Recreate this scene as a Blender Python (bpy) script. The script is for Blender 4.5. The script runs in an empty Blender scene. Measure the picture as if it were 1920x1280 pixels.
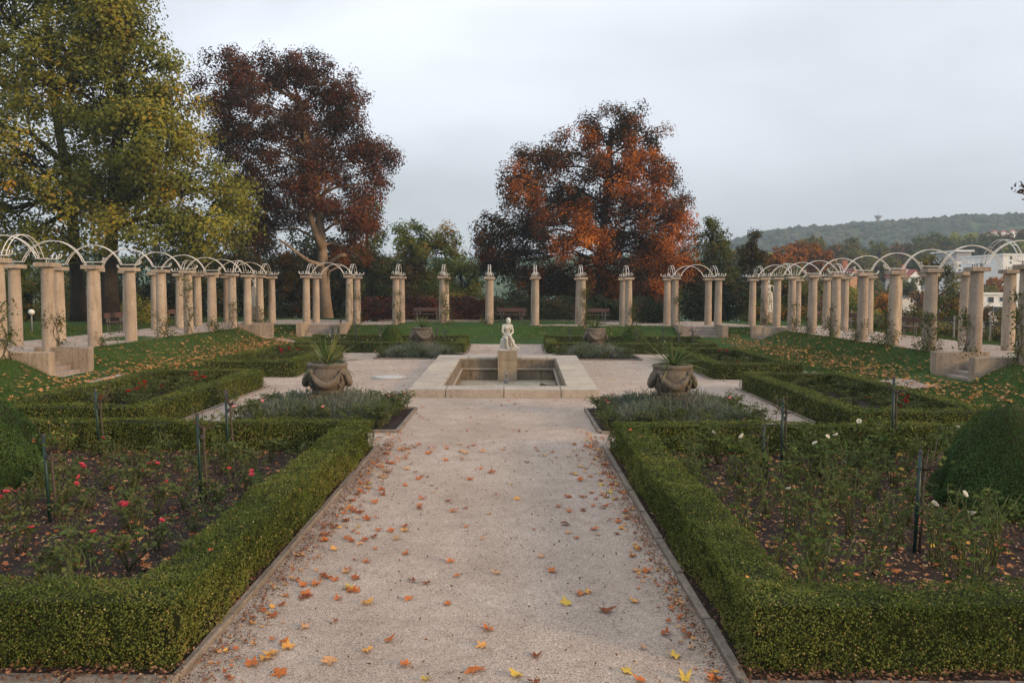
import bpy, bmesh, math, random
import numpy as np
from mathutils import Vector, Matrix

R = math.radians
rng = np.random.default_rng(7)
random.seed(7)
scn = bpy.context.scene
COL = scn.collection

# ------------------------------------------------------------------ camera
FPX, HZ, CAMH = 1550.0, 546.0, 2.6          # focal length in photo pixels, horizon row, eye height
cam_d = bpy.data.cameras.new('camera'); cam = bpy.data.objects.new('camera', cam_d); COL.objects.link(cam)
cam_d.sensor_width = 36.0; cam_d.lens = FPX / 1920 * 36.0
cam_d.clip_start = 0.1; cam_d.clip_end = 5000
PITCH = math.atan((640 - HZ) / FPX); ROLL = R(0.3)
cam.matrix_world = (Matrix.Translation((0, 0, CAMH)) @ Matrix.Rotation(R(90) - PITCH, 4, 'X') @ Matrix.Rotation(ROLL, 4, 'Z'))
scn.camera = cam

# ------------------------------------------------------------------ world, sun, exposure
SUN_TO = Vector((0.86, -0.50, 0.0)).normalized(); SUN_EL = R(15)
w = bpy.data.worlds.new('World'); scn.world = w; w.use_nodes = True
nt = w.node_tree; nt.nodes.clear()
def nd(tree, t, **kw):
    n = tree.nodes.new(t)
    for k, v in kw.items(): setattr(n, k, v)
    return n
wo = nd(nt, 'ShaderNodeOutputWorld'); bg = nd(nt, 'ShaderNodeBackground'); bg.inputs[1].default_value = 0.1
sky = nd(nt, 'ShaderNodeTexSky', sky_type='NISHITA', sun_disc=False)
sky.sun_elevation = SUN_EL; sky.sun_rotation = math.atan2(SUN_TO.x, SUN_TO.y)
tc = nd(nt, 'ShaderNodeTexCoord'); mp = nd(nt, 'ShaderNodeMapping'); mp.inputs['Scale'].default_value = (1.0, 1.0, 2.6)
mp.inputs['Location'].default_value = (-0.25, 0.3, 0.0)
n1 = nd(nt, 'ShaderNodeTexNoise'); n1.inputs['Scale'].default_value = 1.5; n1.inputs['Detail'].default_value = 5; n1.inputs['Roughness'].default_value = .48; n1.inputs['Distortion'].default_value = .3
cr = nd(nt, 'ShaderNodeValToRGB')
cr.color_ramp.elements[0].position = .34; cr.color_ramp.elements[0].color = (3.75, 3.95, 4.3, 1)
cr.color_ramp.elements[1].position = .66; cr.color_ramp.elements[1].color = (6.1, 6.4, 6.95, 1)
mx = nd(nt, 'ShaderNodeMixRGB'); mx.inputs[0].default_value = .9
nt.links.new(tc.outputs['Generated'], mp.inputs[0]); nt.links.new(mp.outputs[0], n1.inputs[0]); nt.links.new(n1.outputs[0], cr.inputs[0])
nt.links.new(sky.outputs[0], mx.inputs[1]); nt.links.new(cr.outputs[0], mx.inputs[2]); # an overcast sky grows brighter from the horizon to the zenith (CIE overcast law)
sx = nd(nt, 'ShaderNodeSeparateXYZ'); nt.links.new(tc.outputs['Generated'], sx.inputs[0])
m1 = nd(nt, 'ShaderNodeMath', operation='MULTIPLY_ADD', use_clamp=False); m0 = nd(nt, 'ShaderNodeMath', operation='MAXIMUM'); m0.inputs[1].default_value = 0
nt.links.new(sx.outputs[2], m0.inputs[0]); nt.links.new(m0.outputs[0], m1.inputs[0]); m1.inputs[1].default_value = 2/1.4; m1.inputs[2].default_value = 1/1.4
m2 = nd(nt, 'ShaderNodeVectorMath', operation='SCALE'); nt.links.new(mx.outputs[0], m2.inputs[0]); nt.links.new(m1.outputs[0], m2.inputs['Scale']); nt.links.new(m2.outputs[0], bg.inputs[0]); nt.links.new(bg.outputs[0], wo.inputs[0])
sd = bpy.data.lights.new('sun', 'SUN'); so = bpy.data.objects.new('sun', sd); COL.objects.link(so)
sd.energy = 2.5; sd.angle = R(10); sd.color = (1.0, .66, .36)
dvec = Vector((SUN_TO.x * math.cos(SUN_EL), SUN_TO.y * math.cos(SUN_EL), math.sin(SUN_EL)))
so.rotation_euler = dvec.to_track_quat('Z', 'Y').to_euler(); so.location = dvec * 50
vs = scn.view_settings
vs.view_transform = 'Standard'; vs.look = 'None'; vs.exposure = 0.62; vs.gamma = 1.0; vs.use_curve_mapping = False
scn.render.engine = 'CYCLES'
cy = scn.cycles
cy.use_denoising = True; cy.max_bounces = 5; cy.diffuse_bounces = 3; cy.glossy_bounces = 2; cy.transmission_bounces = 3
cy.volume_bounces = 1; cy.transparent_max_bounces = 6; cy.use_adaptive_sampling = True; cy.adaptive_threshold = 0.015

# ------------------------------------------------------------------ helpers
def P(px, py, Y):
    """world point seen at photo pixel (px, py) at depth Y (used only to lay out sizes of real things)"""
    return np.array([(px - 960) / FPX * Y, Y, CAMH + (HZ - py) / FPX * Y])
def ss(a, b, x):
    t = np.clip((x - a) / (b - a), 0, 1); return t * t * (3 - 2 * t)
def tag(o, label=None, cat=None, group=None, kind=None):
    if label: o['label'] = label
    if cat: o['category'] = cat
    if group: o['group'] = group
    if kind: o['kind'] = kind
    return o
def link(name, me, parent=None, loc=None):
    o = bpy.data.objects.new(name, me); COL.objects.link(o)
    if parent is not None: o.parent = parent
    if loc is not None: o.location = loc
    return o
def empty(name, loc=(0, 0, 0), rz=0.0):
    o = bpy.data.objects.new(name, None); COL.objects.link(o); o.location = loc; o.rotation_euler = (0, 0, rz); o.empty_display_size = .1
    return o
def setmat(me, m):
    me.materials.append(m)
def np_mesh(name, V, F, mat=None, rnd=None, smooth=False):
    V = np.ascontiguousarray(V, dtype=np.float32); F = np.ascontiguousarray(F, dtype=np.int32)
    k = F.shape[1]; n = len(F)
    me = bpy.data.meshes.new(name)
    me.vertices.add(len(V)); me.vertices.foreach_set('co', V.ravel())
    me.loops.add(n * k); me.loops.foreach_set('vertex_index', F.ravel())
    me.polygons.add(n); me.polygons.foreach_set('loop_start', np.arange(0, n * k, k, dtype=np.int32))
    try: me.polygons.foreach_set('loop_total', np.full(n, k, dtype=np.int32))
    except Exception: pass
    if smooth: me.polygons.foreach_set('use_smooth', np.ones(n, dtype=bool))
    if rnd is not None:
        a = me.attributes.new('rnd', 'FLOAT', 'FACE'); a.data.foreach_set('value', np.ascontiguousarray(rnd, dtype=np.float32))
    me.update(calc_edges=True)
    if mat: me.materials.append(mat)
    return me
class MB:
    def __init__(s): s.v = []; s.f = []; s.sm = []
    def add(s, V, F, smooth=False):
        o = len(s.v); s.v += [tuple(p) for p in V]; s.f += [tuple(i + o for i in f) for f in F]; s.sm += [smooth] * len(F)
    def box(s, x0, x1, y0, y1, z0, z1, b=0.0):
        if b <= 0:
            V = [(x0,y0,z0),(x1,y0,z0),(x1,y1,z0),(x0,y1,z0),(x0,y0,z1),(x1,y0,z1),(x1,y1,z1),(x0,y1,z1)]
            s.add(V, [(0,3,2,1),(4,5,6,7),(0,1,5,4),(1,2,6,5),(2,3,7,6),(3,0,4,7)]); return s
        bm = bmesh.new(); bmesh.ops.create_cube(bm, size=1)
        for v in bm.verts: v.co = ((x0+x1)/2 + v.co.x*(x1-x0), (y0+y1)/2 + v.co.y*(y1-y0), (z0+z1)/2 + v.co.z*(z1-z0))
        bmesh.ops.bevel(bm, geom=bm.edges[:], offset=b, segments=2, affect='EDGES', profile=.6)
        bm.verts.index_update()
        s.add([v.co[:] for v in bm.verts], [[v.index for v in f.verts] for f in bm.faces]); bm.free(); return s
    def lathe(s, prof, n=24, c=(0,0,0), smooth=True, cap=True):
        V = []; F = []
        for r, z in prof:
            for i in range(n):
                a = 2*math.pi*i/n; V.append((c[0]+r*math.cos(a), c[1]+r*math.sin(a), c[2]+z))
        for j in range(len(prof)-1):
            for i in range(n):
                F.append((j*n+i, j*n+(i+1)%n, (j+1)*n+(i+1)%n, (j+1)*n+i))
        s.add(V, F, smooth)
        if cap:
            m = len(prof)-1
            s.add([V[m*n+i] for i in range(n)], [tuple(range(n))]); s.add([V[i] for i in range(n)], [tuple(reversed(range(n)))])
        return s
    def tube(s, pts, rad, n=6, smooth=True):
        pts = [Vector(p) for p in pts]; m = len(pts)
        if not hasattr(rad, '__len__'): rad = [rad]*m
        V = []; F = []; up = Vector((.13, .27, 1)).normalized(); pu = None
        for j, p in enumerate(pts):
            t = (pts[min(j+1, m-1)] - pts[max(j-1, 0)]).normalized()
            u = t.cross(up) if pu is None else (pu - t * pu.dot(t))
            if u.length < 1e-4: u = t.cross(Vector((1, 0, .1)))
            u.normalize(); pu = u; v = t.cross(u)
            for i in range(n):
                a = 2*math.pi*i/n; V.append(tuple(p + (u*math.cos(a) + v*math.sin(a))*rad[j]))
        for j in range(m-1):
            for i in range(n): F.append((j*n+i, j*n+(i+1)%n, (j+1)*n+(i+1)%n, (j+1)*n+i))
        F.append(tuple(reversed(range(n)))); F.append(tuple((m-1)*n+i for i in range(n)))
        s.add(V, F, smooth); return s
    def ball(s, c, r, n=10, m=7, jit=0.0):
        if not hasattr(r, '__len__'): r = (r, r, r)
        V = [(c[0], c[1], c[2]-r[2])]; F = []
        for j in range(1, m):
            th = math.pi*j/m
            for i in range(n):
                a = 2*math.pi*i/n; k = 1 + random.uniform(-jit, jit)
                V.append((c[0]+r[0]*k*math.sin(th)*math.cos(a), c[1]+r[1]*k*math.sin(th)*math.sin(a), c[2]-r[2]*k*math.cos(th)))
        V.append((c[0], c[1], c[2]+r[2])); e = len(V)-1
        for i in range(n):
            F.append((0, 1+(i+1)%n, 1+i)); F.append((e, e-n+i, e-n+(i+1)%n))
        for j in range(m-2):
            for i in range(n):
                a = 1+j*n; F.append((a+i, a+(i+1)%n, a+n+(i+1)%n, a+n+i))
        s.add(V, F, True); return s
    def mesh(s, name, mat):
        me = bpy.data.meshes.new(name); me.from_pydata(s.v, [], s.f); me.update()
        me.polygons.foreach_set('use_smooth', s.sm); me.materials.append(mat); return me
    def build(s, name, mat, parent=None, loc=None):
        return link(name, s.mesh(name, mat), parent, loc)
ORD = ['first','second','third','fourth','fifth','sixth','seventh','eighth','ninth','tenth','eleventh','twelfth']

# ------------------------------------------------------------------ materials
def newmat(name):
    m = bpy.data.materials.new(name); m.use_nodes = True; t = m.node_tree; t.nodes.clear()
    out = nd(t, 'ShaderNodeOutputMaterial'); return m, t, out
def ramp(t, stops):
    c = nd(t, 'ShaderNodeValToRGB'); e = c.color_ramp.elements
    while len(e) < len(stops): e.new(.5)
    for i, (p, col) in enumerate(stops):
        e[i].position = p; e[i].color = (*col, 1)
    return c
def noise(t, scale, detail=4, rough=.55, vec=None, dist=0):
    n = nd(t, 'ShaderNodeTexNoise'); n.inputs['Scale'].default_value = scale; n.inputs['Detail'].default_value = detail; n.inputs['Roughness'].default_value = rough
    n.inputs['Distortion'].default_value = dist
    if vec is not None: t.links.new(vec, n.inputs['Vector'])
    return n
def mixc(t, fac, a, b, mode='MIX'):
    m = nd(t, 'ShaderNodeMixRGB', blend_type=mode)
    for i, x in ((0, fac), (1, a), (2, b)):
        if hasattr(x, 'is_linked'): t.links.new(x, m.inputs[i])
        elif isinstance(x, (int, float)): m.inputs[i].default_value = x
        else: m.inputs[i].default_value = (*x, 1)
    return m.outputs[0]
def stone(name, c1, c2, c3=None, scale=3, rough=.9, bump=.3, fine=60, spec=.2, streak=False, bdist=.01):
    """mottled mineral surface: broad tone patches, finer blotches, pitted grain"""
    m, t, out = newmat(name)
    co = nd(t, 'ShaderNodeTexCoord').outputs['Object']
    geo = nd(t, 'ShaderNodeNewGeometry').outputs['Position']
    b = nd(t, 'ShaderNodeBsdfPrincipled'); b.inputs['Roughness'].default_value = rough; b.inputs['Specular IOR Level'].default_value = spec
    n1 = noise(t, scale, 6, .6, geo); r1 = ramp(t, [(.32, c1), (.68, c2)]); t.links.new(n1.outputs[0], r1.inputs[0])
    c = r1.outputs[0]
    n2 = noise(t, scale*7, 5, .7, geo)
    if c3:
        r2 = ramp(t, [(.52, (0,0,0)), (.70, (1,1,1))]); t.links.new(n2.outputs[0], r2.inputs[0])
        c = mixc(t, r2.outputs[0], c, c3)
    if streak:
        mp = nd(t, 'ShaderNodeMapping'); mp.inputs['Scale'].default_value = (9, 9, .7); t.links.new(geo, mp.inputs[0])
        n3 = noise(t, 1.0, 4, .6, mp.outputs[0]); r3 = ramp(t, [(.48, (1,1,1)), (.72, (.62,.58,.52))]); t.links.new(n3.outputs[0], r3.inputs[0])
        c = mixc(t, .8, c, r3.outputs[0], 'MULTIPLY')
    nf = noise(t, fine, 3, .6, geo); rf = ramp(t, [(.3, (.82,.82,.82)), (.7, (1.1,1.1,1.1))]); t.links.new(nf.outputs[0], rf.inputs[0])
    c = mixc(t, 1.0, c, rf.outputs[0], 'MULTIPLY')
    oi = nd(t, 'ShaderNodeObjectInfo'); ro_ = ramp(t, [(0, (.84,.84,.86)), (.5, (.96,.95,.94)), (1, (1.06,1.05,1.02))]); t.links.new(oi.outputs['Random'], ro_.inputs[0])
    c = mixc(t, 1.0, c, ro_.outputs[0], 'MULTIPLY')
    t.links.new(c, b.inputs['Base Color'])
    bp = nd(t, 'ShaderNodeBump'); bp.inputs['Strength'].default_value = bump; bp.inputs['Distance'].default_value = bdist
    ad = nd(t, 'ShaderNodeMath', operation='ADD'); t.links.new(nf.outputs[0], ad.inputs[0]); t.links.new(n2.outputs[0], ad.inputs[1])
    t.links.new(ad.outputs[0], bp.inputs['Height']); t.links.new(bp.outputs[0], b.inputs['Normal'])
    t.links.new(b.outputs[0], out.inputs[0]); return m
def plain(name, c, rough=.6, spec=.3, metal=0.0, var=.12, scale=8):
    m, t, out = newmat(name); b = nd(t, 'ShaderNodeBsdfPrincipled'); b.inputs['Roughness'].default_value = rough
    b.inputs['Specular IOR Level'].default_value = spec; b.inputs['Metallic'].default_value = metal
    geo = nd(t, 'ShaderNodeNewGeometry').outputs['Position']; n = noise(t, scale, 4, .6, geo)
    r = ramp(t, [(.3, tuple(x*(1-var) for x in c)), (.7, tuple(min(1, x*(1+var)) for x in c))]); t.links.new(n.outputs[0], r.inputs[0])
    t.links.new(r.outputs[0], b.inputs['Base Color']); t.links.new(b.outputs[0], out.inputs[0]); return m
def leafmat(name, stops, transl=.3, rough=.7, spec=.07):
    """leaf colours picked by a random number stored on every leaf"""
    m, t, out = newmat(name); at = nd(t, 'ShaderNodeAttribute', attribute_name='rnd', attribute_type='GEOMETRY')
    r = ramp(t, stops); t.links.new(at.outputs['Fac'], r.inputs[0])
    b = nd(t, 'ShaderNodeBsdfPrincipled'); b.inputs['Roughness'].default_value = rough; b.inputs['Specular IOR Level'].default_value = spec
    t.links.new(r.outputs[0], b.inputs['Base Color'])
    if transl > 0:
        tr = nd(t, 'ShaderNodeBsdfTranslucent'); t.links.new(r.outputs[0], tr.inputs[0])
        ms = nd(t, 'ShaderNodeMixShader'); ms.inputs[0].default_value = transl
        t.links.new(b.outputs[0], ms.inputs[1]); t.links.new(tr.outputs[0], ms.inputs[2]); t.links.new(ms.outputs[0], out.inputs[0])
    else: t.links.new(b.outputs[0], out.inputs[0])
    return m
M = {}
M['column'] = stone('column_stone', (.30,.242,.185), (.41,.34,.265), (.24,.195,.145), scale=1.6, fine=45, bump=.35, streak=True)
M['wall'] = stone('step_wall_stone', (.27,.215,.158), (.38,.31,.235), (.20,.16,.115), scale=1.4, fine=35, bump=.4, streak=True)
M['tread'] = stone('tread_stone', (.22,.18,.15), (.34,.285,.235), (.15,.12,.10), scale=3, fine=50, bump=.4)
M['coping'] = stone('coping_stone', (.31,.262,.21), (.43,.37,.30), (.22,.185,.145), scale=1.3, fine=70, bump=.2)
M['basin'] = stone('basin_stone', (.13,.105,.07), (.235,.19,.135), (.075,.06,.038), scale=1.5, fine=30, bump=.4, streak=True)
M['basin_floor'] = stone('basin_floor_stone', (.24,.205,.15), (.36,.315,.24), (.11,.09,.06), scale=.9, fine=25, bump=.3)
M['pedestal'] = stone('pedestal_stone', (.27,.215,.15), (.36,.29,.205), (.21,.165,.11), scale=2.2, fine=50, bump=.35, streak=True)
M['marble'] = stone('statue_marble', (.42,.395,.34), (.55,.525,.46), (.30,.275,.22), scale=4, fine=40, bump=.25, rough=.7)
M['urn'] = stone('urn_sandstone', (.115,.095,.072), (.20,.165,.128), (.055,.046,.034), scale=5, fine=50, bump=.7, bdist=.02)
M['kerb'] = stone('kerb_stone', (.15,.122,.095), (.255,.21,.168), (.08,.064,.046), scale=7, fine=40, bump=.7)
M['white'] = plain('white_paint', (.58,.56,.51), .5, .4)
M['dark_metal'] = plain('dark_metal', (.03,.03,.032), .5, .4)
M['iron'] = plain('black_iron', (.018,.02,.02), .5, .4)
M['grey_metal'] = plain('grey_metal', (.16,.16,.15), .5, .4)
M['bench'] = plain('bench_wood', (.088,.047,.038), .6, .3, var=.25, scale=14)
M['stake'] = plain('green_stake', (.006,.028,.022), .45, .4)
M['bark_rose'] = plain('rose_wood', (.075,.058,.044), .85, .2, var=.3, scale=30)
M['cane'] = plain('rose_cane', (.075,.085,.025), .7, .2, var=.4, scale=25)
M['bark_oak'] = stone('oak_bark', (.035,.026,.019), (.065,.050,.036), (.022,.016,.012), scale=2.5, fine=14, bump=1.0, bdist=.06)
M['bark_beech'] = stone('beech_bark', (.17,.125,.085), (.27,.205,.145), (.11,.085,.06), scale=1.8, fine=12, bump=.6, bdist=.04)
M['bark_dark'] = stone('dark_bark', (.03,.024,.02), (.05,.04,.032), None, scale=2.5, fine=14, bump=.8, bdist=.05)
M['hedge_core'] = plain('hedge_core', (.022,.026,.008), .95, .1, var=.4, scale=10)
M['black'] = plain('black_feather', (.008,.008,.010), .5, .3)
M['leafmould'] = stone('bed_soil', (.022,.014,.011), (.05,.033,.026), (.075,.052,.036), scale=6, fine=40, bump=1.0, bdist=.03)
M['enamel'] = plain('cover_enamel', (.36,.345,.32), .7, .3)

M['lavender'] = leafmat('lavender_leaf', [(0,(.075,.095,.055)), (.5,(.125,.150,.098)), (.85,(.165,.180,.135)), (1,(.15,.125,.14))], .1)
M['box'] = leafmat('box_leaf', [(0,(0.042,0.063,0.012)), (.35,(0.083,0.110,0.020)), (.58,(0.141,0.157,0.032)), (.78,(0.207,0.184,0.048)), (.92,(0.262,0.173,0.055)), (1,(0.363,0.313,0.147))], .12)
M['yew'] = leafmat('yew_leaf', [(0,(0.021,0.050,0.012)), (.6,(0.045,0.087,0.022)), (1,(0.086,0.143,0.039))], .1)
M['conebox'] = leafmat('topiary_leaf', [(0,(0.036,0.071,0.011)), (.6,(0.077,0.118,0.020)), (1,(0.161,0.172,0.042))], .12)
M['oak'] = leafmat('oak_leaf', [(0,(0.084,0.098,0.020)), (.35,(0.158,0.168,0.031)), (.65,(0.238,0.229,0.037)), (.85,(0.338,0.250,0.035)), (1,(0.444,0.234,0.033))], .35)
M['copper'] = leafmat('copper_beech_leaf', [(0,(0.044,0.030,0.019)), (.4,(0.091,0.043,0.025)), (.70,(0.163,0.053,0.027)), (.88,(0.247,0.065,0.025)), (1,(0.195,0.106,0.027))], .35)
M['red'] = leafmat('red_beech_leaf', [(0,(0.030,0.027,0.012)), (.26,(0.069,0.038,0.018)), (.46,(0.196,0.065,0.018)), (.72,(0.437,0.123,0.020)), (1,(0.644,0.213,0.030))], .35)
M['mixgreen'] = leafmat('green_tree_leaf', [(0,(0.033,0.046,0.013)), (.5,(0.081,0.091,0.019)), (.85,(0.141,0.122,0.023)), (1,(0.283,0.114,0.026))], .3)
M['yellowgreen'] = leafmat('yellow_green_leaf', [(0,(0.090,0.117,0.023)), (.5,(0.198,0.217,0.038)), (.85,(0.302,0.274,0.047)), (1,(0.454,0.227,0.038))], .35)
M['darkgreen'] = leafmat('dark_green_leaf', [(0,(.010,.018,.007)), (.6,(.024,.036,.011)), (.93,(.045,.052,.016)), (1,(.12,.055,.016))], .2)
M['duskbrown'] = leafmat('brown_green_leaf', [(0,(0.029,0.028,0.011)), (.5,(0.072,0.054,0.017)), (.85,(0.137,0.078,0.021)), (1,(0.258,0.102,0.022))], .3)
M['conifer'] = leafmat('conifer_leaf', [(0,(0.023,0.047,0.013)), (.6,(0.055,0.088,0.021)), (1,(0.111,0.130,0.033))], .2)
M['orange'] = leafmat('orange_leaf', [(0,(0.069,0.050,0.015)), (.4,(0.188,0.073,0.018)), (.8,(0.350,0.119,0.022)), (1,(0.450,0.188,0.031))], .35)
M['olive'] = leafmat('olive_leaf', [(0,(0.061,0.068,0.019)), (.5,(0.121,0.115,0.030)), (1,(0.216,0.155,0.034))], .35)
M['ivyred'] = leafmat('ivy_red_leaf', [(0,(0.023,0.013,0.010)), (.5,(0.057,0.025,0.016)), (.85,(0.121,0.029,0.020)), (.95,(0.276,0.034,0.028)), (1,(0.046,0.067,0.020))], .2)
M['ivygreen'] = leafmat('ivy_green_leaf', [(0,(0.014,0.022,0.010)), (.6,(0.034,0.047,0.018)), (.92,(0.069,0.062,0.026)), (1,(0.184,0.056,0.050))], .2)
M['rose'] = leafmat('rose_leaf', [(0,(0.039,0.065,0.014)), (.5,(0.076,0.105,0.024)), (.8,(0.132,0.140,0.034)), (.93,(0.218,0.185,0.040)), (1,(0.299,0.123,0.040))], .25)
M['rosedark'] = leafmat('rose_leaf_dark', [(0,(0.039,0.058,0.016)), (.5,(0.071,0.094,0.026)), (.8,(0.115,0.112,0.032)), (.93,(0.172,0.134,0.040)), (1,(0.196,0.084,0.040))], .2)
M['climb'] = leafmat('climber_leaf', [(0,(0.030,0.047,0.013)), (.5,(0.071,0.087,0.021)), (.85,(0.143,0.131,0.029)), (1,(0.254,0.102,0.026))], .25)
M['litter'] = leafmat('fallen_leaf_litter', [(0,(.16,.055,.028)), (.2,(.30,.085,.032)), (.35,(.48,.15,.045)), (.62,(.50,.27,.13)), (.78,(.58,.28,.07)), (.90,(.58,.36,.07)), (.96,(.50,.36,.07)), (1,(.30,.06,.05))], .2, .75)
M['bedlitter'] = leafmat('bed_leaf_litter', [(0,(.07,.032,.02)), (.35,(.16,.075,.042)), (.7,(.30,.16,.09)), (.9,(.40,.26,.15)), (1,(.34,.30,.11))], .1, .8)
M['grassblade'] = leafmat('grass_blade', [(0,(0.037,0.068,0.014)), (.5,(0.071,0.114,0.022)), (.85,(0.126,0.143,0.030)), (1,(0.270,0.174,0.061))], .3)
M['yucca'] = leafmat('yucca_blade', [(0,(.045,.085,.022)), (.7,(.085,.125,.035)), (1,(.20,.20,.07))], .2, .45)

# gravel: grey-pink grit with pale and dark stones, scuffed damp patches and leaf dust
def gravel(name):
    m, t, out = newmat(name); geo = nd(t, 'ShaderNodeNewGeometry').outputs['Position']
    b = nd(t, 'ShaderNodeBsdfPrincipled'); b.inputs['Roughness'].default_value = .95; b.inputs['Specular IOR Level'].default_value = .15
    big = noise(t, .55, 5, .6, geo); rb = ramp(t, [(.3, (.330,.268,.220)), (.7, (.425,.358,.302))]); t.links.new(big.outputs[0], rb.inputs[0])
    v = nd(t, 'ShaderNodeTexVoronoi', feature='F1'); v.inputs['Scale'].default_value = 105; t.links.new(geo, v.inputs['Vector'])
    sep = nd(t, 'ShaderNodeSeparateColor'); t.links.new(v.outputs['Color'], sep.inputs[0])
    rg = ramp(t, [(0, (.45,.43,.42)), (.25, (.80,.78,.76)), (.65, (1.05,1.03,1.0)), (.93, (1.28,1.24,1.2)), (1, (1.55,1.5,1.45))]); t.links.new(sep.outputs[0], rg.inputs[0])
    c = mixc(t, .85, rb.outputs[0], rg.outputs[0], 'MULTIPLY')
    n3 = noise(t, 9, 6, .75, geo); r3 = ramp(t, [(.55, (0,0,0)), (.78, (1,1,1))]); t.links.new(n3.outputs[0], r3.inputs[0])
    c = mixc(t, r3.outputs[0], c, (.20,.135,.105))
    n4 = noise(t, 2.3, 6, .7, geo); r4 = ramp(t, [(.3, (.84,.82,.80)), (.62, (1.05,1.05,1.05))]); t.links.new(n4.outputs[0], r4.inputs[0])
    c = mixc(t, 1.0, c, r4.outputs[0], 'MULTIPLY')
    t.links.new(c, b.inputs['Base Color'])
    bp = nd(t, 'ShaderNodeBump'); bp.inputs['Strength'].default_value = .8; bp.inputs['Distance'].default_value = .012
    t.links.new(v.outputs['Distance'], bp.inputs['Height']); t.links.new(bp.outputs[0], b.inputs['Normal'])
    t.links.new(b.outputs[0], out.inputs[0]); return m
M['gravel'] = gravel('gravel')
def grassmat():
    m, t, out = newmat('turf'); geo = nd(t, 'ShaderNodeNewGeometry').outputs['Position']
    b = nd(t, 'ShaderNodeBsdfPrincipled'); b.inputs['Roughness'].default_value = .95; b.inputs['Specular IOR Level'].default_value = .1
    n1 = noise(t, .9, 6, .65, geo); r1 = ramp(t, [(.3, (.022,.050,.011)), (.55, (.036,.070,.014)), (.75, (.065,.075,.022))]); t.links.new(n1.outputs[0], r1.inputs[0])
    n2 = noise(t, 30, 4, .7, geo); r2 = ramp(t, [(.3, (.55,.55,.5)), (.7, (1.3,1.3,1.2))]); t.links.new(n2.outputs[0], r2.inputs[0])
    t.links.new(mixc(t, 1, r1.outputs[0], r2.outputs[0], 'MULTIPLY'), b.inputs['Base Color'])
    bp = nd(t, 'ShaderNodeBump'); bp.inputs['Strength'].default_value = .8; bp.inputs['Distance'].default_value = .03
    t.links.new(n2.outputs[0], bp.inputs['Height']); t.links.new(bp.outputs[0], b.inputs['Normal']); t.links.new(b.outputs[0], out.inputs[0]); return m
M['turf'] = grassmat()

# ------------------------------------------------------------------ layout of the court
SIDE_Y = [20.6, 22.85, 25.3, 27.75, 30.2, 32.7, 35.25, 37.85, 40.0, 42.0, 44.1]
XI, XO = 12.8, 15.2
REAR_X = [1.18, 3.54, 5.9, 8.26, 10.45]
TZ = .85
STAIRS = []          # (x0, x1, y0, y1) footprints where the bank is cut away
for s in (-1, 1):
    for y0, y1 in ((20.75, 22.95), (38.2, 40.4)):
        STAIRS.append((min(s*11.5, s*13.1), max(s*11.5, s*13.1), y0, y1))
    STAIRS.append((min(s*8.2, s*10.5), max(s*8.2, s*10.5), 40.2, 42.0))
def tz(x, y):
    x = np.asarray(x, float); y = np.asarray(y, float); ax = np.abs(x)
    side = np.interp(ax, [9.0, 10, 10.8, 11.5, 12.1, 12.55], [0, .14, .25, .40, .68, TZ])
    rear = np.interp(y, [36, 38.6, 39.6, 40.5, 41.2, 41.7], [0, .18, .28, .50, .75, TZ])
    front = np.interp(y, [-.5, 1.2, 2.6], [TZ, .7, 0])
    z = np.maximum(np.maximum(side, rear), front)
    for (x0, x1, y0, y1) in STAIRS:
        z = np.where((x > x0) & (x < x1) & (y > y0) & (y < y1), np.minimum(z, .16), z)
    z = z - np.where(x > 0, np.interp(ax, [17.7, 22, 45, 130, 400], [0, 2.2, 8, 13, 16]), 0)
    z = z - np.interp(y, [50.5, 62, 90, 220], [0, 1.5, 5, 10]) * np.where(x > 0, np.interp(ax, [20, 60], [1, .3]), np.interp(ax, [25, 40], [1, .4]))
    return z
def grid_mesh(name, xs, ys, zf, mat, rnd=None):
    X, Y = np.meshgrid(xs, ys); Z = zf(X, Y); V = np.stack([X, Y, Z], -1).reshape(-1, 3)
    nx, ny = len(xs), len(ys); i = np.arange(nx-1)[None, :] + nx*np.arange(ny-1)[:, None]; i = i.ravel()
    return np_mesh(name, V, np.stack([i, i+1, i+nx+1, i+nx], 1), mat, None, True)
def fnoise(x, y, s=1.0):
    return (np.sin(x*1.7*s+1.3)*np.cos(y*1.3*s+.4) + .6*np.sin(x*3.1*s-y*2.3*s+2.1) + .4*np.cos(x*5.3*s+y*4.1*s))/2
xs = np.concatenate([-np.geomspace(900, 31, 22), np.arange(-30, -13.7, .6), np.arange(-13.6, -7.9, .2), np.arange(-7.6, 7.7, .4), np.arange(7.9, 13.7, .2), np.arange(14, 30.1, .6), np.geomspace(31, 900, 26)])
ys = np.concatenate([[-900, -500, -250, -120, -60, -30, -15], np.arange(-8, 20, .5), np.arange(20.2, 23.4, .2), np.arange(23.7, 37.8, .45), np.arange(38, 42.4, .2), np.arange(42.8, 56, .5), np.geomspace(57, 900, 34)])
def ground_z(X, Y):
    z = tz(X, Y); inside = (np.abs(X) < 9.3) & (Y < 38.4) & (Y > -3)
    far = np.clip((np.hypot(X, Y)-25)/30, 0, 1)
    return z - np.where(inside, .06, 0) + .012*fnoise(X, Y, 2) + .25*far*fnoise(X, Y, .12) - np.where((np.abs(X+.19) < 2.05) & (Y > 20.35) & (Y < 30.6), 1.2, 0)
g = link('ground', grid_mesh('ground', xs, ys, ground_z, M['turf'])); tag(g, kind='structure')
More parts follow.
